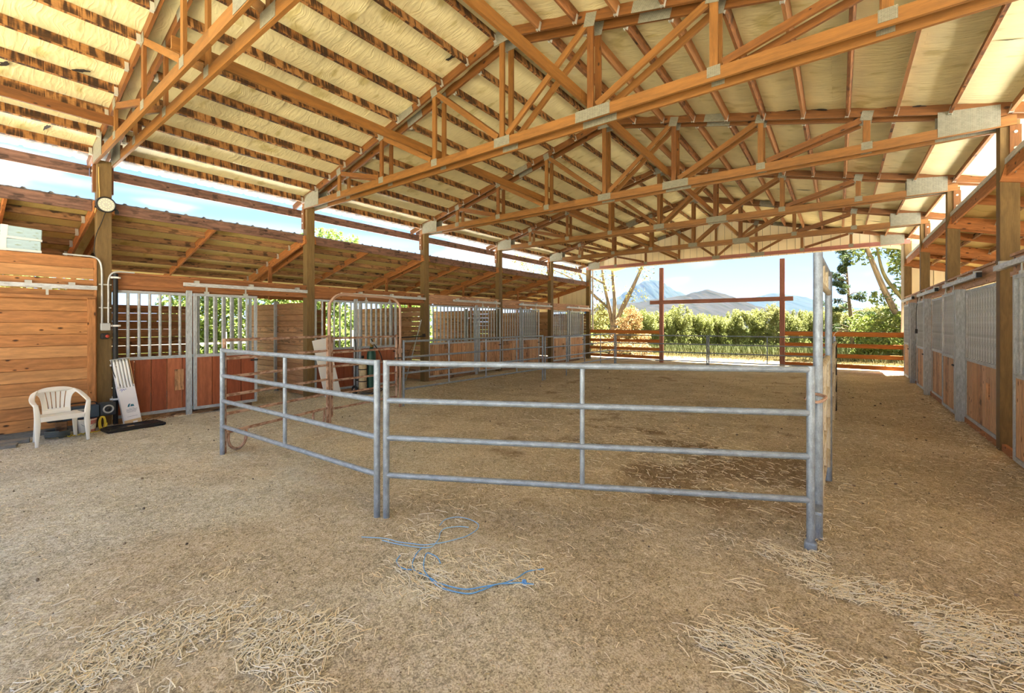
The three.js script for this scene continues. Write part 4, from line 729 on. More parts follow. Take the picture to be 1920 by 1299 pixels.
// ---------------------------------------------------------------- board and gas cart beside the second stall
{
  const b = thing('white_board', 'white panel leaning against the stall front beside the second left post', 'board', P(-9.84, 0.01, 5.78)); b.rotation.order = 'ZXY'; b.rotation.set(0.17, 0, 0.12);
  put('panel', bakeRound(0.025, 1.42, 0.42, 0.006, 0, 0.71, 0), M.white, b);
  const lathe = (pts) => new THREE.LatheGeometry(pts.map((q) => new THREE.Vector2(...q)), 24);
  const g = thing('gas_cylinder', 'tall dark green gas cylinder on the cart before the second left stall', 'gas cylinder', P(-9.5, 0.13, 6.62), 'gas cylinders');
  put('body', lathe([[0, 0], [0.1, 0], [0.11, 0.02], [0.11, 0.86], [0.095, 0.95], [0.05, 1.02], [0.032, 1.05], [0, 1.05]]), std('#1f4a3c', { roughness: 0.4, metalness: 0.2 }), g); put('valve', mergeGeometries([bakeBox(0.05, 0.1, 0.05, 0, 1.1, 0), bakeBox(0.14, 0.03, 0.03, 0.03, 1.12, 0)]), std('#a58a4c', { metalness: 0.7, roughness: 0.4 }), g); put('gauge', cyl(0.035, 0.03, 14), M.hanger, g, V(0.09, 1.15, 0.03), [0, 0, Math.PI / 2]); put('gauge', cyl(0.035, 0.03, 14), M.hanger, g, V(0.09, 1.15, -0.05), [0, 0, Math.PI / 2]);
  const y = thing('gas_cylinder', 'shorter cream gas cylinder strapped beside the green one', 'gas cylinder', P(-9.55, 0.13, 6.4), 'gas cylinders');
  put('body', lathe([[0, 0], [0.085, 0], [0.095, 0.02], [0.095, 0.62], [0.07, 0.72], [0.03, 0.77], [0, 0.77]]), std('#d8c49a', { map: T.metal, roughness: 0.6 }), y); put('valve', bakeBox(0.05, 0.08, 0.05, 0, 0.8, 0), M.dark, y); for (const h of [0.2, 0.5]) put('strap', cyl(0.098, 0.025, 24), M.dark, y, V(0, h, 0));
  const c = thing('cylinder_cart', 'black two-wheeled cart carrying the gas cylinders', 'cart', P(-9.62, 0, 6.55));
  put('base_plate', bakeBox(0.32, 0.02, 0.56, 0.08, 0.11, -0.02), M.dark, c);
  for (const z of [0.3, -0.34]) { put('wheel', new THREE.TorusGeometry(0.085, 0.032, 10, 20), M.blackPlastic, c, V(-0.04, 0.117, z), [0, 0, 0]); put('hub', cyl(0.04, 0.05, 12), M.rustPipe, c, V(-0.04, 0.117, z), [Math.PI / 2, 0, 0]); put('handle', tube([V(-0.09, 0.12, z * 0.8), V(-0.09, 0.8, z * 0.8), V(-0.1, 1.25, z * 0.78), V(-0.16, 1.38, z * 0.74)], 0.014, 20, 8), M.dark, c); }
  for (const h of [0.35, 0.72]) put('cross_bar', bakeBox(0.02, 0.035, 0.52, -0.09, h, -0.02), M.dark, c);
  tag(put('gas_hose', tube([P(-9.4, 1.25, 6.63), P(-9.3, 1.0, 6.75), P(-9.33, 0.55, 6.9), P(-9.4, 0.8, 7.0), P(-9.32, 0.35, 6.98), P(-9.36, 0.08, 6.85), P(-9.3, 0.02, 6.5)], 0.012, 60, 6), M.blackPlastic, scene), 'black hose looped down from the gas cylinders', 'hose');
  tag(put('leaning_pole', pipeGeo(P(-10.6, 0.02, 8.6), P(-10.25, 1.9, 8.93), 0.016), M.grey, scene), 'thin grey pole leaning in the doorway by the third left post', 'pole', 'poles in the doorway'); 
  tag(put('leaning_pole', pipeGeo(P(-10.9, 0.02, 8.5), P(-10.45, 1.5, 8.98), 0.014), M.lean[1], scene), 'brown tool handle leaning in the doorway by the third left post', 'pole', 'poles in the doorway');
  tag(put('stall_bar', mergeGeometries([pipeGeo(P(-10.05, 1.37, 7.85), P(-10.05, 1.4, 8.92), 0.018), bakeBox(0.06, 0.1, 0.08, -10.05, 1.42, -8.85)]), M.dark, scene), 'dark bar across the doorway left of the third left post', 'bar');
}
function pipeGeo(a, b, r) { const d = b.clone().sub(a), g = new THREE.CylinderGeometry(r, r, d.length(), 8); g.applyQuaternion(new THREE.Quaternion().setFromUnitVectors(UP, d.clone().normalize())); const m = a.clone().add(b).multiplyScalar(0.5); g.translate(m.x, m.y, m.z); return g; }
// ---------------------------------------------------------------- blue twine
{
  const lay = (list, seed) => tube(list.map(([x, d], i) => P(x, groundH(x, d) + 0.012 + 0.01 * vnoise(i * 0.9, seed), d)), 0.0042, list.length * 9, 5);
  const a = lay([[-3.14, 2.094], [-2.956, 2.189], [-2.828, 2.212], [-2.716, 2.255], [-2.619, 2.308], [-2.564, 2.37], [-2.509, 2.463], [-2.482, 2.559], [-2.46, 2.63], [-2.456, 2.725], [-2.482, 2.801], [-2.535, 2.847], [-2.647, 2.865], [-2.758, 2.822], [-2.804, 2.72], [-2.764, 2.612]], 1);
  const a2 = lay([[-2.956, 2.16], [-2.83, 2.19], [-2.7, 2.235], [-2.6, 2.29], [-2.56, 2.34], [-2.6, 2.45], [-2.66, 2.52], [-2.68, 2.6], [-2.62, 2.7], [-2.54, 2.74]], 4);
  tag(put('baling_twine', mergeGeometries([a, a2]), M.twine, scene), 'loop of pale blue twine on the earth, nearer the pen panel', 'twine', 'blue twine');
  const b = lay([[-2.6, 2.262], [-2.56, 2.176], [-2.497, 2.088], [-2.434, 2.05], [-2.35, 2.047], [-2.267, 2.046], [-2.181, 2.041], [-2.075, 2.062], [-1.977, 2.114], [-1.9, 2.187], [-1.84, 2.255], [-1.804, 2.326], [-1.779, 2.415], [-1.764, 2.522], [-1.688, 2.613]], 7);
  const c = lay([[-2.331, 2.213], [-2.403, 2.248], [-2.486, 2.26], [-2.512, 2.24], [-2.45, 2.159], [-2.376, 2.093], [-2.31, 2.061], [-2.228, 2.035], [-2.151, 2.022], [-2.048, 2.04], [-1.936, 2.09], [-1.881, 2.165], [-1.844, 2.259], [-1.783, 2.328], [-1.714, 2.387], [-1.643, 2.418]], 9), d = lay([[-2.663, 2.108], [-2.634, 2.055], [-2.564, 2.02], [-2.497, 2.01], [-2.441, 2.036]], 12);
  const knot = new THREE.TorusKnotGeometry(0.012, 0.005, 40, 5); const kp = P(-1.7, groundH(-1.7, 2.39) + 0.02, 2.39); knot.translate(kp.x, kp.y, kp.z);
  tag(put('baling_twine', mergeGeometries([b, c, d, knot]), std('#72b0ea', { roughness: 0.75 }), scene), 'tangled bright blue twine with a knotted end, nearest the camera', 'twine', 'blue twine');
}
// ---------------------------------------------------------------- loose straw and chaff on the floor
{
  const blade = (bend, w) => { const n = 4, pos = [], idx = []; for (let i = 0; i <= n; i++) { const t = i / n - 0.5, z = bend * (t * t * 4 - 1) * 0.25, y = 0.02 * (1 - 4 * t * t); pos.push(t, y, z - w, t, y + w * 1.2, z, t, y, z + w); if (i) { const a = (i - 1) * 3; idx.push(a, a + 3, a + 1, a + 1, a + 3, a + 4, a + 1, a + 4, a + 2, a + 2, a + 4, a + 5); } } const g = new THREE.BufferGeometry(); g.setAttribute('position', new THREE.Float32BufferAttribute(pos, 3)); g.setAttribute('uv', new THREE.Float32BufferAttribute(new Float32Array(pos.length / 3 * 2), 2)); g.setIndex(idx); g.computeVertexNormals(); return g; };
  const shapes = [blade(0.04, 0.014), blade(0.2, 0.012), blade(-0.35, 0.012)], lists = [[], [], []];
  const patches = [ // x, d, half-width x, half-width d, count, main direction, height
    [-2.95, 0.5, 0.42, 0.28, 1500, 0.5, 0.03], [-2.72, 1.0, 0.33, 0.28, 900, 0.9, 0.02], [-2.45, 1.28, 0.26, 0.2, 650, 0.9, 0.02], [-2.2, 1.02, 0.24, 0.16, 520, 0.4, 0.02], [-3.25, 0.85, 0.28, 0.2, 420, 0.8, 0.012], [-3.55, 1.0, 0.4, 0.4, 240, 0.7, 0.01], [-2.3, 0.7, 0.4, 0.25, 500, 0.7, 0.015], [-3.5, 0.35, 0.5, 0.3, 520, 0.4, 0.015],
    [-0.3, 2.62, 0.3, 0.2, 1500, 0.2, 0.03], [0.05, 2.85, 0.3, 0.26, 800, -0.5, 0.02], [0.0, 3.62, 0.26, 0.16, 600, -0.7, 0.02], [0.22, 3.9, 0.2, 0.14, 420, -0.6, 0.02], [0.4, 3.42, 0.32, 0.16, 1100, -0.7, 0.025], [0.75, 3.6, 0.35, 0.25, 1100, -0.8, 0.02], [-0.35, 3.1, 0.3, 0.25, 380, 0, 0.012], [0.75, 3.0, 0.4, 0.3, 700, -0.7, 0.015], [-0.15, 4.05, 0.2, 0.5, 420, 1.3, 0.015],
    [-2.2, 2.05, 0.38, 0.2, 800, 0.2, 0.018], [-1.82, 2.45, 0.3, 0.2, 620, 0.5, 0.02], [-1.5, 2.72, 0.25, 0.18, 300, 0.3, 0.012], [-2.6, 2.45, 0.4, 0.3, 320, 0.2, 0.01], [-1.3, 3.85, 0.9, 0.35, 700, 0.5, 0.012], [-0.5, 4.0, 0.5, 0.25, 420, 0.3, 0.015], [-3.2, 3.2, 0.9, 0.7, 500, 0.4, 0.01], [-1.2, 5.6, 1.2, 1.2, 1100, 0.3, 0.012], [-2.6, 6.8, 1.8, 1.8, 1200, 0.4, 0.01],
    [-11.4, 4.75, 0.7, 0.45, 1300, 0.3, 0.06], [-10.2, 2.9, 0.3, 1.2, 800, 1.4, 0.03], [-9.9, 1.75, 0.25, 0.35, 350, 1.2, 0.03], [-9.7, 1.5, 0.3, 0.3, 200, 0.5, 0.02], [1.65, 10, 0.18, 4, 900, 1.5, 0.03], [-10, 5.6, 0.4, 1.6, 500, 1.4, 0.02], [0.8, 7, 0.9, 3.5, 700, 1.2, 0.008], [0.75, 13, 0.9, 4, 500, 1.2, 0.008], [-4.5, 10.5, 2.8, 5, 1800, 0.4, 0.01], [-7.9, 5, 1.6, 3.5, 900, 0.6, 0.01], [-9, 11, 1.2, 5, 500, 1.2, 0.01],
  ];
  const gauss = () => (rnd() + rnd() + rnd() - 1.5) * 1.25;
  const add = (x, d, l, turn, lift, near, thin = 1) => {
    const o = new THREE.Object3D(), w = thin * (near ? rr(0.8, 1.25) : rr(1, 1.5));
    o.position.set(x, groundH(x, d) + 0.002 + lift, -d); o.rotation.set(rr(-0.15, 0.15), turn, rr(-0.16, 0.16) * (lift > 0.012 ? 1.3 : 0.6)); o.scale.set(l, 0.18 * w, 0.18 * w); o.updateMatrix();
    const k = rnd(), v = rr(0.84, 1.03); lists[Math.floor(rnd() * 3)].push([o.matrix, k < 0.6 ? [0.95 * v, 0.86 * v, 0.66 * v] : k < 0.8 ? [0.9 * v, 0.74 * v, 0.48 * v] : [0.96 * v, 0.92 * v, 0.82 * v]]);
  };
  for (const [px, pd, wx, wd, n, dir, hgt] of patches) for (let i = 0; i < n; i++) {
    if (pd < 5 && rnd() < 0.35) continue; const K = pd < 5 ? 0.95 : 1, x = px + gauss() * wx * K, d = pd + gauss() * wd * K, near = d < 4.6; if (d < 0.15 || (pd < 5 && fbm(x * 3.6, d * 3.6 + 60, 3) < 0.4 + 0.2 * rnd())) continue;
    if (pd > 5 && rnd() < 0.5) continue; add(x, d, rr(0.35, 1) * rr(0.05, 0.17), -dir + gauss() * 1.05, rnd() * hgt, near);
  }
  for (let i = 0; i < 9000; i++) { const d = 0.3 + Math.pow(rnd(), 1.5) * 12, x = rr(-9.8, 1.7); if (fbm(x * 0.8, d * 0.8 + 30, 3) < 0.47 && rnd() < 0.75) continue; add(x, d, rr(0.015, 0.06) * (rnd() < 0.12 ? 2 : 1), rr(0, 6.3), 0.001, true, 0.7); }
  const litter = new THREE.Group(); litter.name = 'straw_litter'; litter.userData = { kind: 'stuff', label: 'loose golden straw scattered over the earth floor', category: 'straw' }; scene.add(litter);
  lists.forEach((L, i) => {
    const m = new THREE.InstancedMesh(shapes[i], M.straw, L.length); m.name = 'straw'; m.castShadow = m.receiveShadow = true;
    L.forEach(([q, c], j) => { m.setMatrixAt(j, q); m.setColorAt(j, new THREE.Color().setRGB(...c)); });
    litter.add(m);
  });
  // crumbs of dry earth and dung
  const s = new THREE.IcosahedronGeometry(1, 0), n = 2600, m = new THREE.InstancedMesh(s, std('#ffffff', { roughness: 0.95 }), n), o = new THREE.Object3D();
  for (let i = 0; i < n; i++) { const d = 0.4 + Math.pow(rnd(), 1.4) * 15, x = rr(-9.8, 1.7), r = rr(0.002, 0.007) * (rnd() < 0.06 ? 2.2 : 1) * (1 + d * 0.06); o.position.set(x, groundH(x, d) + r * 0.4, -d); o.rotation.set(rr(0, 3), rr(0, 3), 0); o.scale.set(r, r * 0.7, r * rr(0.7, 1.2)); o.updateMatrix(); m.setMatrixAt(i, o.matrix); const v = rr(0.1, 0.3); m.setColorAt(i, new THREE.Color().setRGB(v, v * 0.78, v * 0.55)); }
  m.name = 'earth_crumbs'; m.userData = { kind: 'stuff', label: 'small crumbs of earth and dung on the floor', category: 'crumbs' }; m.castShadow = true; scene.add(m);
}
// ---------------------------------------------------------------- trees and shrubs outside
// leaves: small folded blades scattered in clumps; clump = [x, y, z, rx, ry, rz, count] relative to the plant's foot
function foliage(clumps, size, cA, cB, o = {}) {
  const pos = [], col = [], nor = []; const stretch = o.stretch ?? 2.2, droop = o.droop ?? 0;
  const a = new THREE.Vector3(), b = new THREE.Vector3(), n = new THREE.Vector3(), c = new THREE.Vector3();
  for (const [x, y, z, rx, ry, rz, count] of clumps) for (let i = 0; i < count; i++) {
    let u, v, w, q; do { u = rr(-1, 1); v = rr(-1, 1); w = rr(-1, 1); q = u * u + v * v + w * w; } while (q > 1); 
    const k = o.shell ? Math.pow(q, -0.22) : 1; u *= k; v *= k; w *= k;
    c.set(x + u * rx, y + v * ry, z + w * rz); if (c.y < 0.02) continue;
    a.set(rr(-1, 1), rr(-1, 1) - droop, rr(-1, 1)).normalize(); b.set(rr(-1, 1), rr(-1, 1), rr(-1, 1)).cross(a).normalize(); n.crossVectors(a, b);
    const s = size * rr(0.6, 1.3), l = s * stretch * 0.5, h = s * 0.5, f = h * 0.35;
    const T0 = [c.x - a.x * l, c.y - a.y * l, c.z - a.z * l], T1 = [c.x + a.x * l, c.y + a.y * l, c.z + a.z * l], S0 = [c.x + b.x * h + n.x * f, c.y + b.y * h + n.y * f, c.z + b.z * h + n.z * f], S1 = [c.x - b.x * h + n.x * f, c.y - b.y * h + n.y * f, c.z - b.z * h + n.z * f];
    pos.push(...T0, ...S0, ...T1, ...T0, ...T1, ...S1);
    const t = rnd(), e = rr(0.85, 1.15), cc = [0, 1, 2].map((j) => (cA[j] + (cB[j] - cA[j]) * t) * e); for (let j = 0; j < 6; j++) col.push(...cc);
  }
  const g = new THREE.BufferGeometry(); g.setAttribute('position', new THREE.Float32BufferAttribute(pos, 3)); g.setAttribute('color', new THREE.Float32BufferAttribute(col, 3)); g.computeVertexNormals(); return g;
}
function limb(parent, name, pts, r0, r1, mat) { parent.userData.n = 0; const v = pts.map((q) => V(...q)); const g = loft(v, [[r0, r0], [r0 * 0.75 + r1 * 0.25, r0 * 0.75 + r1 * 0.25], [r1, r1]], Math.max(8, pts.length * 5), 8, Math.abs(v[v.length - 1].y - v[0].y) > 0.7 * v[v.length - 1].distanceTo(v[0]) ? V(1, 0, 0) : UP); const uv = g.attributes.uv; for (let i = 0; i < uv.count; i++) uv.setXY(i, (i % 8) / 8 * 1.0, Math.floor(i / 8) * 0.12); delete parent.userData.n; return put(name, g, mat, parent); }
const GREEN_A = [0.25, 0.27, 0.075], GREEN_B = [0.16, 0.195, 0.045], TAN_A = [0.34, 0.21, 0.08], TAN_B = [0.24, 0.16, 0.06], LIME = [0.29, 0.3, 0.1];
{
  // willow thicket beyond the end: one shrub after another
  const base = [[-14.2, 30.0], [-12.9, 31.4], [-11.7, 31.6], [-10.5, 32.6], [-9.4, 33.2], [-8.3, 34.2], [-7.2, 34.9], [-6.0, 35.6], [-4.9, 36.5], [-3.8, 37.1], [-2.6, 38.0], [-1.4, 38.8], [-0.2, 39.4], [1.1, 40.2], [2.5, 40.4], [-16, 29.5]];
  const where = ['left of the golden shrub', 'just behind the golden shrub', 'beside the left free post', 'under the blue mountain', 'right of the left free post', 'under the gap between mountain and brown hill', 'under the brown hill', 'with a dark hollow at its foot', 'in the middle of the opening', 'left of the right free post', 'behind the right free post', 'right of the right free post', 'seen between the tall gate uprights', 'behind the pine', 'behind the leaning trunks', 'at the left edge of the thicket'];
  base.forEach(([x, d], i) => {
    const h = rr(2.75, 3.3) * (i === 5 || i === 6 ? 0.87 : 1), t = thing('willow_shrub', 'bushy yellow-green willow shrub ' + where[i], 'shrub', P(x, -0.05, d), 'willow thicket beyond the barn');
    const cl = [];
    for (let k = 0; k < 26; k++) { const a = rr(0, 6.28), r = rr(0, 0.95), y = h * rr(0.24, 0.88) - 0.25 * r * r; cl.push([Math.cos(a) * r, y, Math.sin(a) * r, rr(0.22, 0.42), rr(0.3, 0.55), rr(0.22, 0.42), 170]); }
    for (let k = 0; k < 6; k++) { const a = rr(0, 6.28), r = rr(0.1, 0.8); cl.push([Math.cos(a) * r, h * rr(0.08, 0.34), Math.sin(a) * r, 0.45, 0.35, 0.45, 110]); }
    for (let k = 0; k < 12; k++) { const a = rr(0, 6.28), r = rr(0.2, 1.3); cl.push([Math.cos(a) * r, h * rr(0.68, 0.98) - 0.3 * r, Math.sin(a) * r, rr(0.1, 0.17), rr(0.3, 0.5), rr(0.1, 0.17), 80]); }
    put('foliage', foliage(cl, 0.056, pick([GREEN_A, LIME, [0.3, 0.28, 0.11]]), [0.2, 0.22, 0.06], { stretch: 3.6, shell: true }), M.leaf, t);
    for (let k = 0; k < 4; k++) limb(t, 'stem', [[rr(-0.1, 0.1), 0, rr(-0.1, 0.1)], [rr(-0.3, 0.3), h * 0.4, rr(-0.3, 0.3)], [rr(-0.7, 0.7), h * 0.8, rr(-0.7, 0.7)]], 0.035, 0.008, M.bark);
  });
  // back row, darker and taller, closing the view under the hills
  for (let i = 0; i < 9; i++) {
    const x = -17 + i * 2.9, d = 39 + i * 1.55 + rr(-0.5, 0.5), h = rr(2.6, 3.2), t = thing('back_shrub', 'olive green shrub in the back row, ' + ['first', 'second', 'third', 'fourth', 'fifth', 'sixth', 'seventh', 'eighth', 'ninth'][i] + ' from the left behind the willow thicket', 'shrub', P(x, -0.05, d), 'back row of shrubs'), cl = [];
    for (let k = 0; k < 12; k++) cl.push([rr(-1.4, 1.4), h * rr(0.2, 0.85), rr(-0.7, 0.7), 0.6, 0.5, 0.6, 150]);
    put('foliage', foliage(cl, 0.12, [0.15, 0.17, 0.05], [0.17, 0.19, 0.05], { shell: true }), M.leaf, t); limb(t, 'stem', [[0, 0, 0], [0.1, h * 0.4, 0], [0.2, h * 0.8, 0.1]], 0.06, 0.02, M.bark);
  }
  // golden dying conifer
  { const t = thing('golden_shrub', 'bushy orange and tan shrub in front of the forked tree', 'shrub', P(-9.95, -0.05, 24.9)), cl = [];
    for (let k = 0; k < 34; k++) { const y = rr(0.2, 2.75), r = 1.4 * (1 - y / 3.7), a = rr(0, 6.28); cl.push([Math.cos(a) * r * rr(0.4, 1), y, Math.sin(a) * r * rr(0.4, 1), 0.34, 0.26, 0.34, 150]); }
    put('foliage', foliage(cl, 0.06, TAN_A, [0.42, 0.3, 0.14], { stretch: 2.5, shell: true }), M.leaf, t); put('inner_foliage', foliage([[0, 1.2, 0, 0.7, 1.0, 0.7, 900]], 0.07, TAN_A, [0.2, 0.2, 0.06]), M.leaf, t); limb(t, 'stem', [[0, 0, 0], [0, 1, 0], [0.05, 2.2, 0]], 0.07, 0.02, M.bark);
    const l = thing('golden_shrub', 'low sprawling tan shrub at the foot of the golden one', 'shrub', P(-10.0, -0.05, 23.6)), cm = []; for (let k = 0; k < 22; k++) cm.push([rr(-1.6, 1.6), rr(0.2, 0.9), rr(-0.7, 0.7), 0.35, 0.25, 0.35, 130]); put('foliage', foliage(cm, 0.06, [0.42, 0.32, 0.18], TAN_B, { stretch: 2.8, shell: true }), M.leaf, l); limb(l, 'stem', [[0, 0, 0], [0.2, 0.4, 0], [0.4, 0.8, 0]], 0.04, 0.01, M.bark); }
  // forked tree on the left
  { const t = thing('forked_tree', 'tall sparse tree with forked pale trunks left of the blue mountain', 'tree', P(-11.7, -0.05, 26.4));
    limb(t, 'trunk', [[0, 0, 0], [0.02, 0.9, 0], [0.05, 1.7, 0]], 0.26, 0.22, M.bark);
    const br = [[[0, 1.4, 0], [-0.25, 3, 0.1], [-0.6, 4.8, 0.2], [-0.9, 7.4, 0.3]], [[0.05, 1.5, 0], [0.1, 3.2, 0], [-0.05, 5.5, 0], [0.1, 8.2, 0]], [[0.08, 1.6, 0], [0.55, 2.9, -0.2], [1.2, 4.4, -0.5], [2.0, 6.6, -1.0]], [[0.1, 1.7, 0], [0.7, 2.7, 0.1], [1.5, 4.2, 0.2], [2.2, 5.6, 0.3]], [[-0.2, 2.7, 0], [-1.2, 3.8, 0.6], [-2.6, 4.9, 1.0], [-4.2, 5.7, 1.5]], [[-0.5, 4.4, 0], [-1.8, 5.2, 0.8], [-3.4, 5.8, 2.0], [-5.2, 6.3, 3.2]], [[-0.9, 3.4, 0.4], [-1.8, 4.6, 0.7], [-2.4, 6.2, 1.0], [-2.6, 7.4, 1.2]]];
    br.forEach((b, i) => limb(t, 'branch', b, i < 3 ? 0.13 : 0.08, 0.025, M.bark));
    const cl = []; for (let k = 0; k < 46; k++) { const b = pick(br), q = b[rnd() < 0.45 ? 2 : 3]; cl.push([q[0] + rr(-0.9, 0.9), q[1] + rr(-0.9, 0.7), q[2] + rr(-0.9, 0.9), 0.55, 0.6, 0.55, 42]); } for (let k = 0; k < 14; k++) cl.push([rr(-1.3, -0.5), rr(0.5, 3.2), rr(-0.4, 0.4), 0.4, 0.4, 0.4, 60]);
    put('foliage', foliage(cl, 0.075, [0.24, 0.24, 0.06], [0.26, 0.22, 0.07], { stretch: 2.4 }), M.leaf, t); }
  // leaning broadleaf tree on the right
  { const t = thing('leaning_tree', 'broadleaf tree with mossy trunks leaning left, seen beside the far right post', 'tree', P(4.1, -0.05, 30.4));
    const br = [[[0, 0, 0], [-1.2, 1.3, 0.6], [-2.1, 3.2, 1.2], [-3.1, 6.2, 2.0], [-3.6, 8, 2.4]], [[-0.6, 0.8, 0.3], [-1.2, 2.6, 0.7], [-2.2, 4.3, 1.0], [-2.6, 6.4, 1.2]], [[-0.9, 1.9, 0.5], [-0.9, 3.4, 0.5], [-1.4, 5.6, 0.6], [-1.4, 7.2, 0.6]], [[-0.2, 1, 0], [0.2, 3, 0.1], [-0.6, 5.0, 0.3], [-1.3, 6.4, 0.4]], [[0.1, 2.8, 0], [0.9, 4.4, -0.3], [1.4, 6.4, -0.6], [1.5, 7.6, -0.8]]];
    br.forEach((b, i) => limb(t, i ? 'branch' : 'trunk', b, i ? 0.12 : 0.17, 0.04, i % 3 === 0 ? M.bark : M.mossBark));
    const cl = []; for (let k = 0; k < 85; k++) { const b = pick(br), q = b[1 + Math.floor(rnd() * (b.length - 1))]; cl.push([q[0] + rr(-1, 0.9), q[1] + rr(-0.6, 1.1), q[2] + rr(-0.8, 0.8), 0.55, 0.5, 0.55, 55]); }
    put('foliage', foliage(cl, 0.13, [0.13, 0.17, 0.04], [0.2, 0.24, 0.06], { stretch: 2 }), M.leaf, t);
    const u = thing('green_shrub', 'bright green shrub under the leaning tree behind the right end rails', 'shrub', P(2.6, -0.05, 29.2)), cm = []; for (let k = 0; k < 34; k++) cm.push([rr(-1.8, 1.8), rr(0.2, 2.2), rr(-0.8, 0.8), 0.5, 0.4, 0.5, 110]); put('foliage', foliage(cm, 0.1, [0.14, 0.2, 0.03], [0.24, 0.26, 0.07], { shell: true }), M.leaf, u); limb(u, 'stem', [[0, 0, 0], [0, 0.8, 0], [0.1, 1.8, 0]], 0.06, 0.02, M.bark);
    const w = thing('green_shrub', 'lower green shrub at the left foot of the leaning tree', 'shrub', P(1.3, -0.05, 28.0)), cn = []; for (let k = 0; k < 18; k++) cn.push([rr(-0.9, 0.9), rr(0.15, 1.1), rr(-0.5, 0.5), 0.38, 0.3, 0.38, 110]); put('foliage', foliage(cn, 0.09, [0.14, 0.2, 0.03], [0.2, 0.23, 0.06], { shell: true }), M.leaf, w); limb(w, 'stem', [[0, 0, 0], [0, 0.4, 0], [0.1, 0.9, 0]], 0.05, 0.02, M.bark); }
  // pine
  { const t = thing('pine_tree', 'young pine with drooping open branches, right of the tall gate frame', 'tree', P(0.62, -0.05, 31.9));
    limb(t, 'trunk', [[0.05, 0, 0], [0, 1.6, 0], [-0.16, 3.6, -0.1], [-0.3, 6.3, -0.2]], 0.12, 0.02, M.bark);
    const cl = []; let y = 1.2; for (let k = 0; k < 24; k++) { y += 0.205; const a = rr(0, 6.28), L = 1.45 * (1 - y / 8.5) * rr(0.45, 1.15), x0 = -0.05 * y, tip = [x0 + Math.cos(a) * L, y + 0.12, Math.sin(a) * L]; limb(t, 'branch', [[x0, y, 0], [x0 + Math.cos(a) * L * 0.5, y + 0.16, Math.sin(a) * L * 0.5], tip], 0.03, 0.01, M.bark); for (const f of [0.6, 1]) cl.push([x0 + Math.cos(a) * L * f + rr(-0.1, 0.1), y + rr(-0.12, 0.12), Math.sin(a) * L * f, rr(0.16, 0.34), rr(0.1, 0.2), rr(0.16, 0.34), 90]); }
    put('needles', foliage(cl, 0.05, [0.045, 0.075, 0.03], [0.09, 0.12, 0.035], { stretch: 4, droop: 0.5 }), M.leaf, t); }
  // trees behind the left stalls, seen through the back openings and over the lean-to roof
  [[-18.6, 6.1, 4.4, 'leafy bright green tree seen through the bars of the first left stall'], [-18.8, 9.2, 4.2, 'leafy bright green tree seen through the bars behind the gas cylinders'], [-19.4, 11.6, 6.1, 'tree whose crown shows above the lean-to roof beside the second left post'], [-19.2, 15.5, 4.0, 'green tree behind the left stalls, glimpsed through the third stall'], [-18.6, 1.4, 4.2, 'green tree behind the tack room, glimpsed through the gaps in the boards']].forEach(([x, d, h, lab], i) => {
    const t = thing('garden_tree', lab, 'tree', P(x, -0.05, d), 'trees behind the left stalls'), cl = [];
    for (let k = 0; k < 40; k++) cl.push([rr(-0.9, 0.9), rr(0.4, h - 0.5), rr(-1.5, 1.5), 0.6, 0.5, 0.6, 150]); for (let k = 0; k < 8; k++) cl.push([rr(-0.3, 0.3), h - rr(0, 0.5), rr(-0.9, 0.9), 0.35, 0.35, 0.35, 60]);
    put('foliage', foliage(cl, 0.11, [0.17, 0.25, 0.05], [0.24, 0.3, 0.08], { shell: true, stretch: 1.8 }), M.leaf, t); limb(t, 'trunk', [[0, 0, 0], [0.05, h * 0.4, 0], [0, h * 0.8, 0.1]], 0.13, 0.04, M.bark);
  });
  const f = thing('paddock_fence', 'pale two-rail fence behind the left stalls', 'fence', P(-16.6, 0, 0)); for (const y of [0.6, 1.12]) alongD('rail', f, 0, y, 1, 18, 0.06, 0.03, M.palePipe); for (let d = 1; d < 18.5; d += 2.4) put('fence_post', new THREE.BoxGeometry(0.08, 1.5, 0.08), M.palePipe, f, P(0.05, 0.75, d));
}
// grass tufts on the field
{
  const tri = new THREE.BufferGeometry(); { const pos = []; for (let i = 0; i < 5; i++) { const a = i * 1.26, w = 0.03, x = Math.cos(a) * 0.06, z = Math.sin(a) * 0.06; pos.push(x - w * Math.sin(a), 0, z + w * Math.cos(a), x + w * Math.sin(a), 0, z - w * Math.cos(a), x * 4, 1, z * 4); } tri.setAttribute('position', new THREE.Float32BufferAttribute(pos, 3)); tri.computeVertexNormals(); }
  const n = 9000, m = new THREE.InstancedMesh(tri, std('#ffffff', { side: THREE.DoubleSide, roughness: 0.9 }), n), o = new THREE.Object3D();
  for (let i = 0; i < n; i++) { const d = rr(23.5, 38), x = rr(-17, 5), far = smooth(d + 4 * (fbm(x * 0.4, d * 0.4, 3) - 0.5), 25.5, 29); o.position.set(x, -0.06, -d); o.rotation.y = rr(0, 6); const s = (0.1 + 0.32 * far) * rr(0.5, 1.2); o.scale.set(s * 1.6, s, s * 1.6); o.updateMatrix(); m.setMatrixAt(i, o.matrix); const g = far * rr(0.6, 1); m.setColorAt(i, new THREE.Color().setRGB(0.17 - 0.08 * g, 0.135 - 0.02 * g, 0.05 - 0.025 * g)); }
  m.name = 'field_grass'; m.userData = { kind: 'stuff', label: 'dry yellow to green grass on the field beyond the barn', category: 'grass' }; scene.add(m);
}
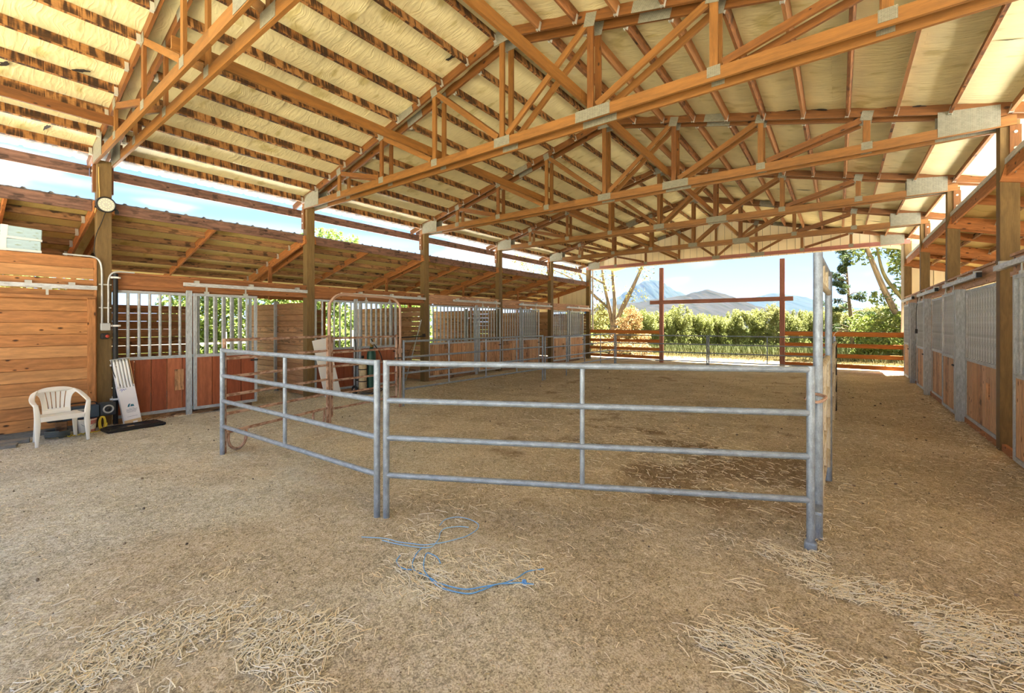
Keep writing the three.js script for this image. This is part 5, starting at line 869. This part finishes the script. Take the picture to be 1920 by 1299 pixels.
// ---------------------------------------------------------------- hills and mountains
function range(name, label, peaks, depth, mat, dir = 1) {               // a ridge built as a solid hill: peaks = [x, d, height]
  const n = 160, rows = 14, pos = [], idx = [], col = [];
  const at = (t) => { const f = t * (peaks.length - 1), k = Math.min(peaks.length - 2, Math.floor(f)), u = sm(f - k), a = peaks[k], b = peaks[k + 1]; return [a[0] + (b[0] - a[0]) * (f - k), a[1] + (b[1] - a[1]) * (f - k), a[2] + (b[2] - a[2]) * u]; };
  const dx = peaks[peaks.length - 1][0] - peaks[0][0], dd = peaks[peaks.length - 1][1] - peaks[0][1], L = Math.hypot(dx, dd), nx = -dd / L, nd = dx / L;
  for (let j = -rows; j <= rows; j++) for (let i = 0; i <= n; i++) { const [x, d, h] = at(i / n), k = 1 - Math.abs(j) / rows, r = fbm(i * 0.16 + 3, j * 0.5 + 50, 4) - 0.5, q = j / rows * depth; const y = h * Math.pow(k, 0.8) * (1 + 0.13 * r * (k < 1 ? 1 : 0.15)) - 3 * (1 - k); pos.push(x + nx * q, y, -(d + nd * q)); const v = fbm(i * 0.5 + 9, j * 1.3 + 70, 4); col.push(...mat(v, k)); }
  for (let j = 0; j < 2 * rows; j++) for (let i = 0; i < n; i++) { const a = j * (n + 1) + i; idx.push(a, a + 1, a + n + 1, a + 1, a + n + 2, a + n + 1); }
  const g = new THREE.BufferGeometry(); g.setAttribute('position', new THREE.Float32BufferAttribute(pos, 3)); g.setAttribute('color', new THREE.Float32BufferAttribute(col, 3)); g.setIndex(idx); g.computeVertexNormals();
  const m = put(name, g, new THREE.MeshLambertMaterial({ color: '#e8e8e8', vertexColors: true, side: THREE.DoubleSide }), scene); m.userData = { kind: 'structure', label }; return m;
}
const blend = (a, b, k) => a.map((v, i) => v + (b[i] - v) * k);
range('mountain', 'distant forested mountain with one rounded peak, blue with haze', [[-2300, 3400, 60], [-1850, 3630, 130], [-1640, 3780, 245], [-1560, 3838, 305], [-1490, 3888, 362], [-1430, 3932, 398], [-1380, 3971, 408], [-1325, 4015, 396], [-1265, 4064, 350], [-1190, 4120, 300], [-1110, 4180, 262], [-900, 4330, 190], [-600, 4550, 120]], 900, (v) => blend([0.016, 0.021, 0.013], [0.026, 0.027, 0.018], smooth(v, 0.5, 0.75)));
range('mountain_001', 'farther low forested mountain on the right, blue with haze', [[-1100, 4200, 150], [-800, 4420, 200], [-620, 4545, 248], [-480, 4650, 285], [-330, 4770, 262], [-180, 4890, 205], [100, 5080, 150], [500, 5400, 100]], 900, (v) => blend([0.016, 0.021, 0.013], [0.024, 0.026, 0.017], smooth(v, 0.5, 0.75)));
range('hill', 'brown scrub-covered hill with a rounded top', [[-560, 1080, 40], [-455, 1160, 60], [-390, 1210, 72], [-345, 1243, 80], [-315, 1264, 90], [-292, 1283, 97], [-265, 1303, 88], [-238, 1322, 68], [-205, 1345, 54], [-150, 1390, 42], [-60, 1450, 30], [80, 1540, 24]], 320, (v, k) => blend(blend([0.019, 0.019, 0.017], [0.034, 0.029, 0.022], smooth(v, 0.5, 0.66)), [0.011, 0.0135, 0.0105], smooth(v, 0.55, 0.68)));

renderer.render(scene, camera);
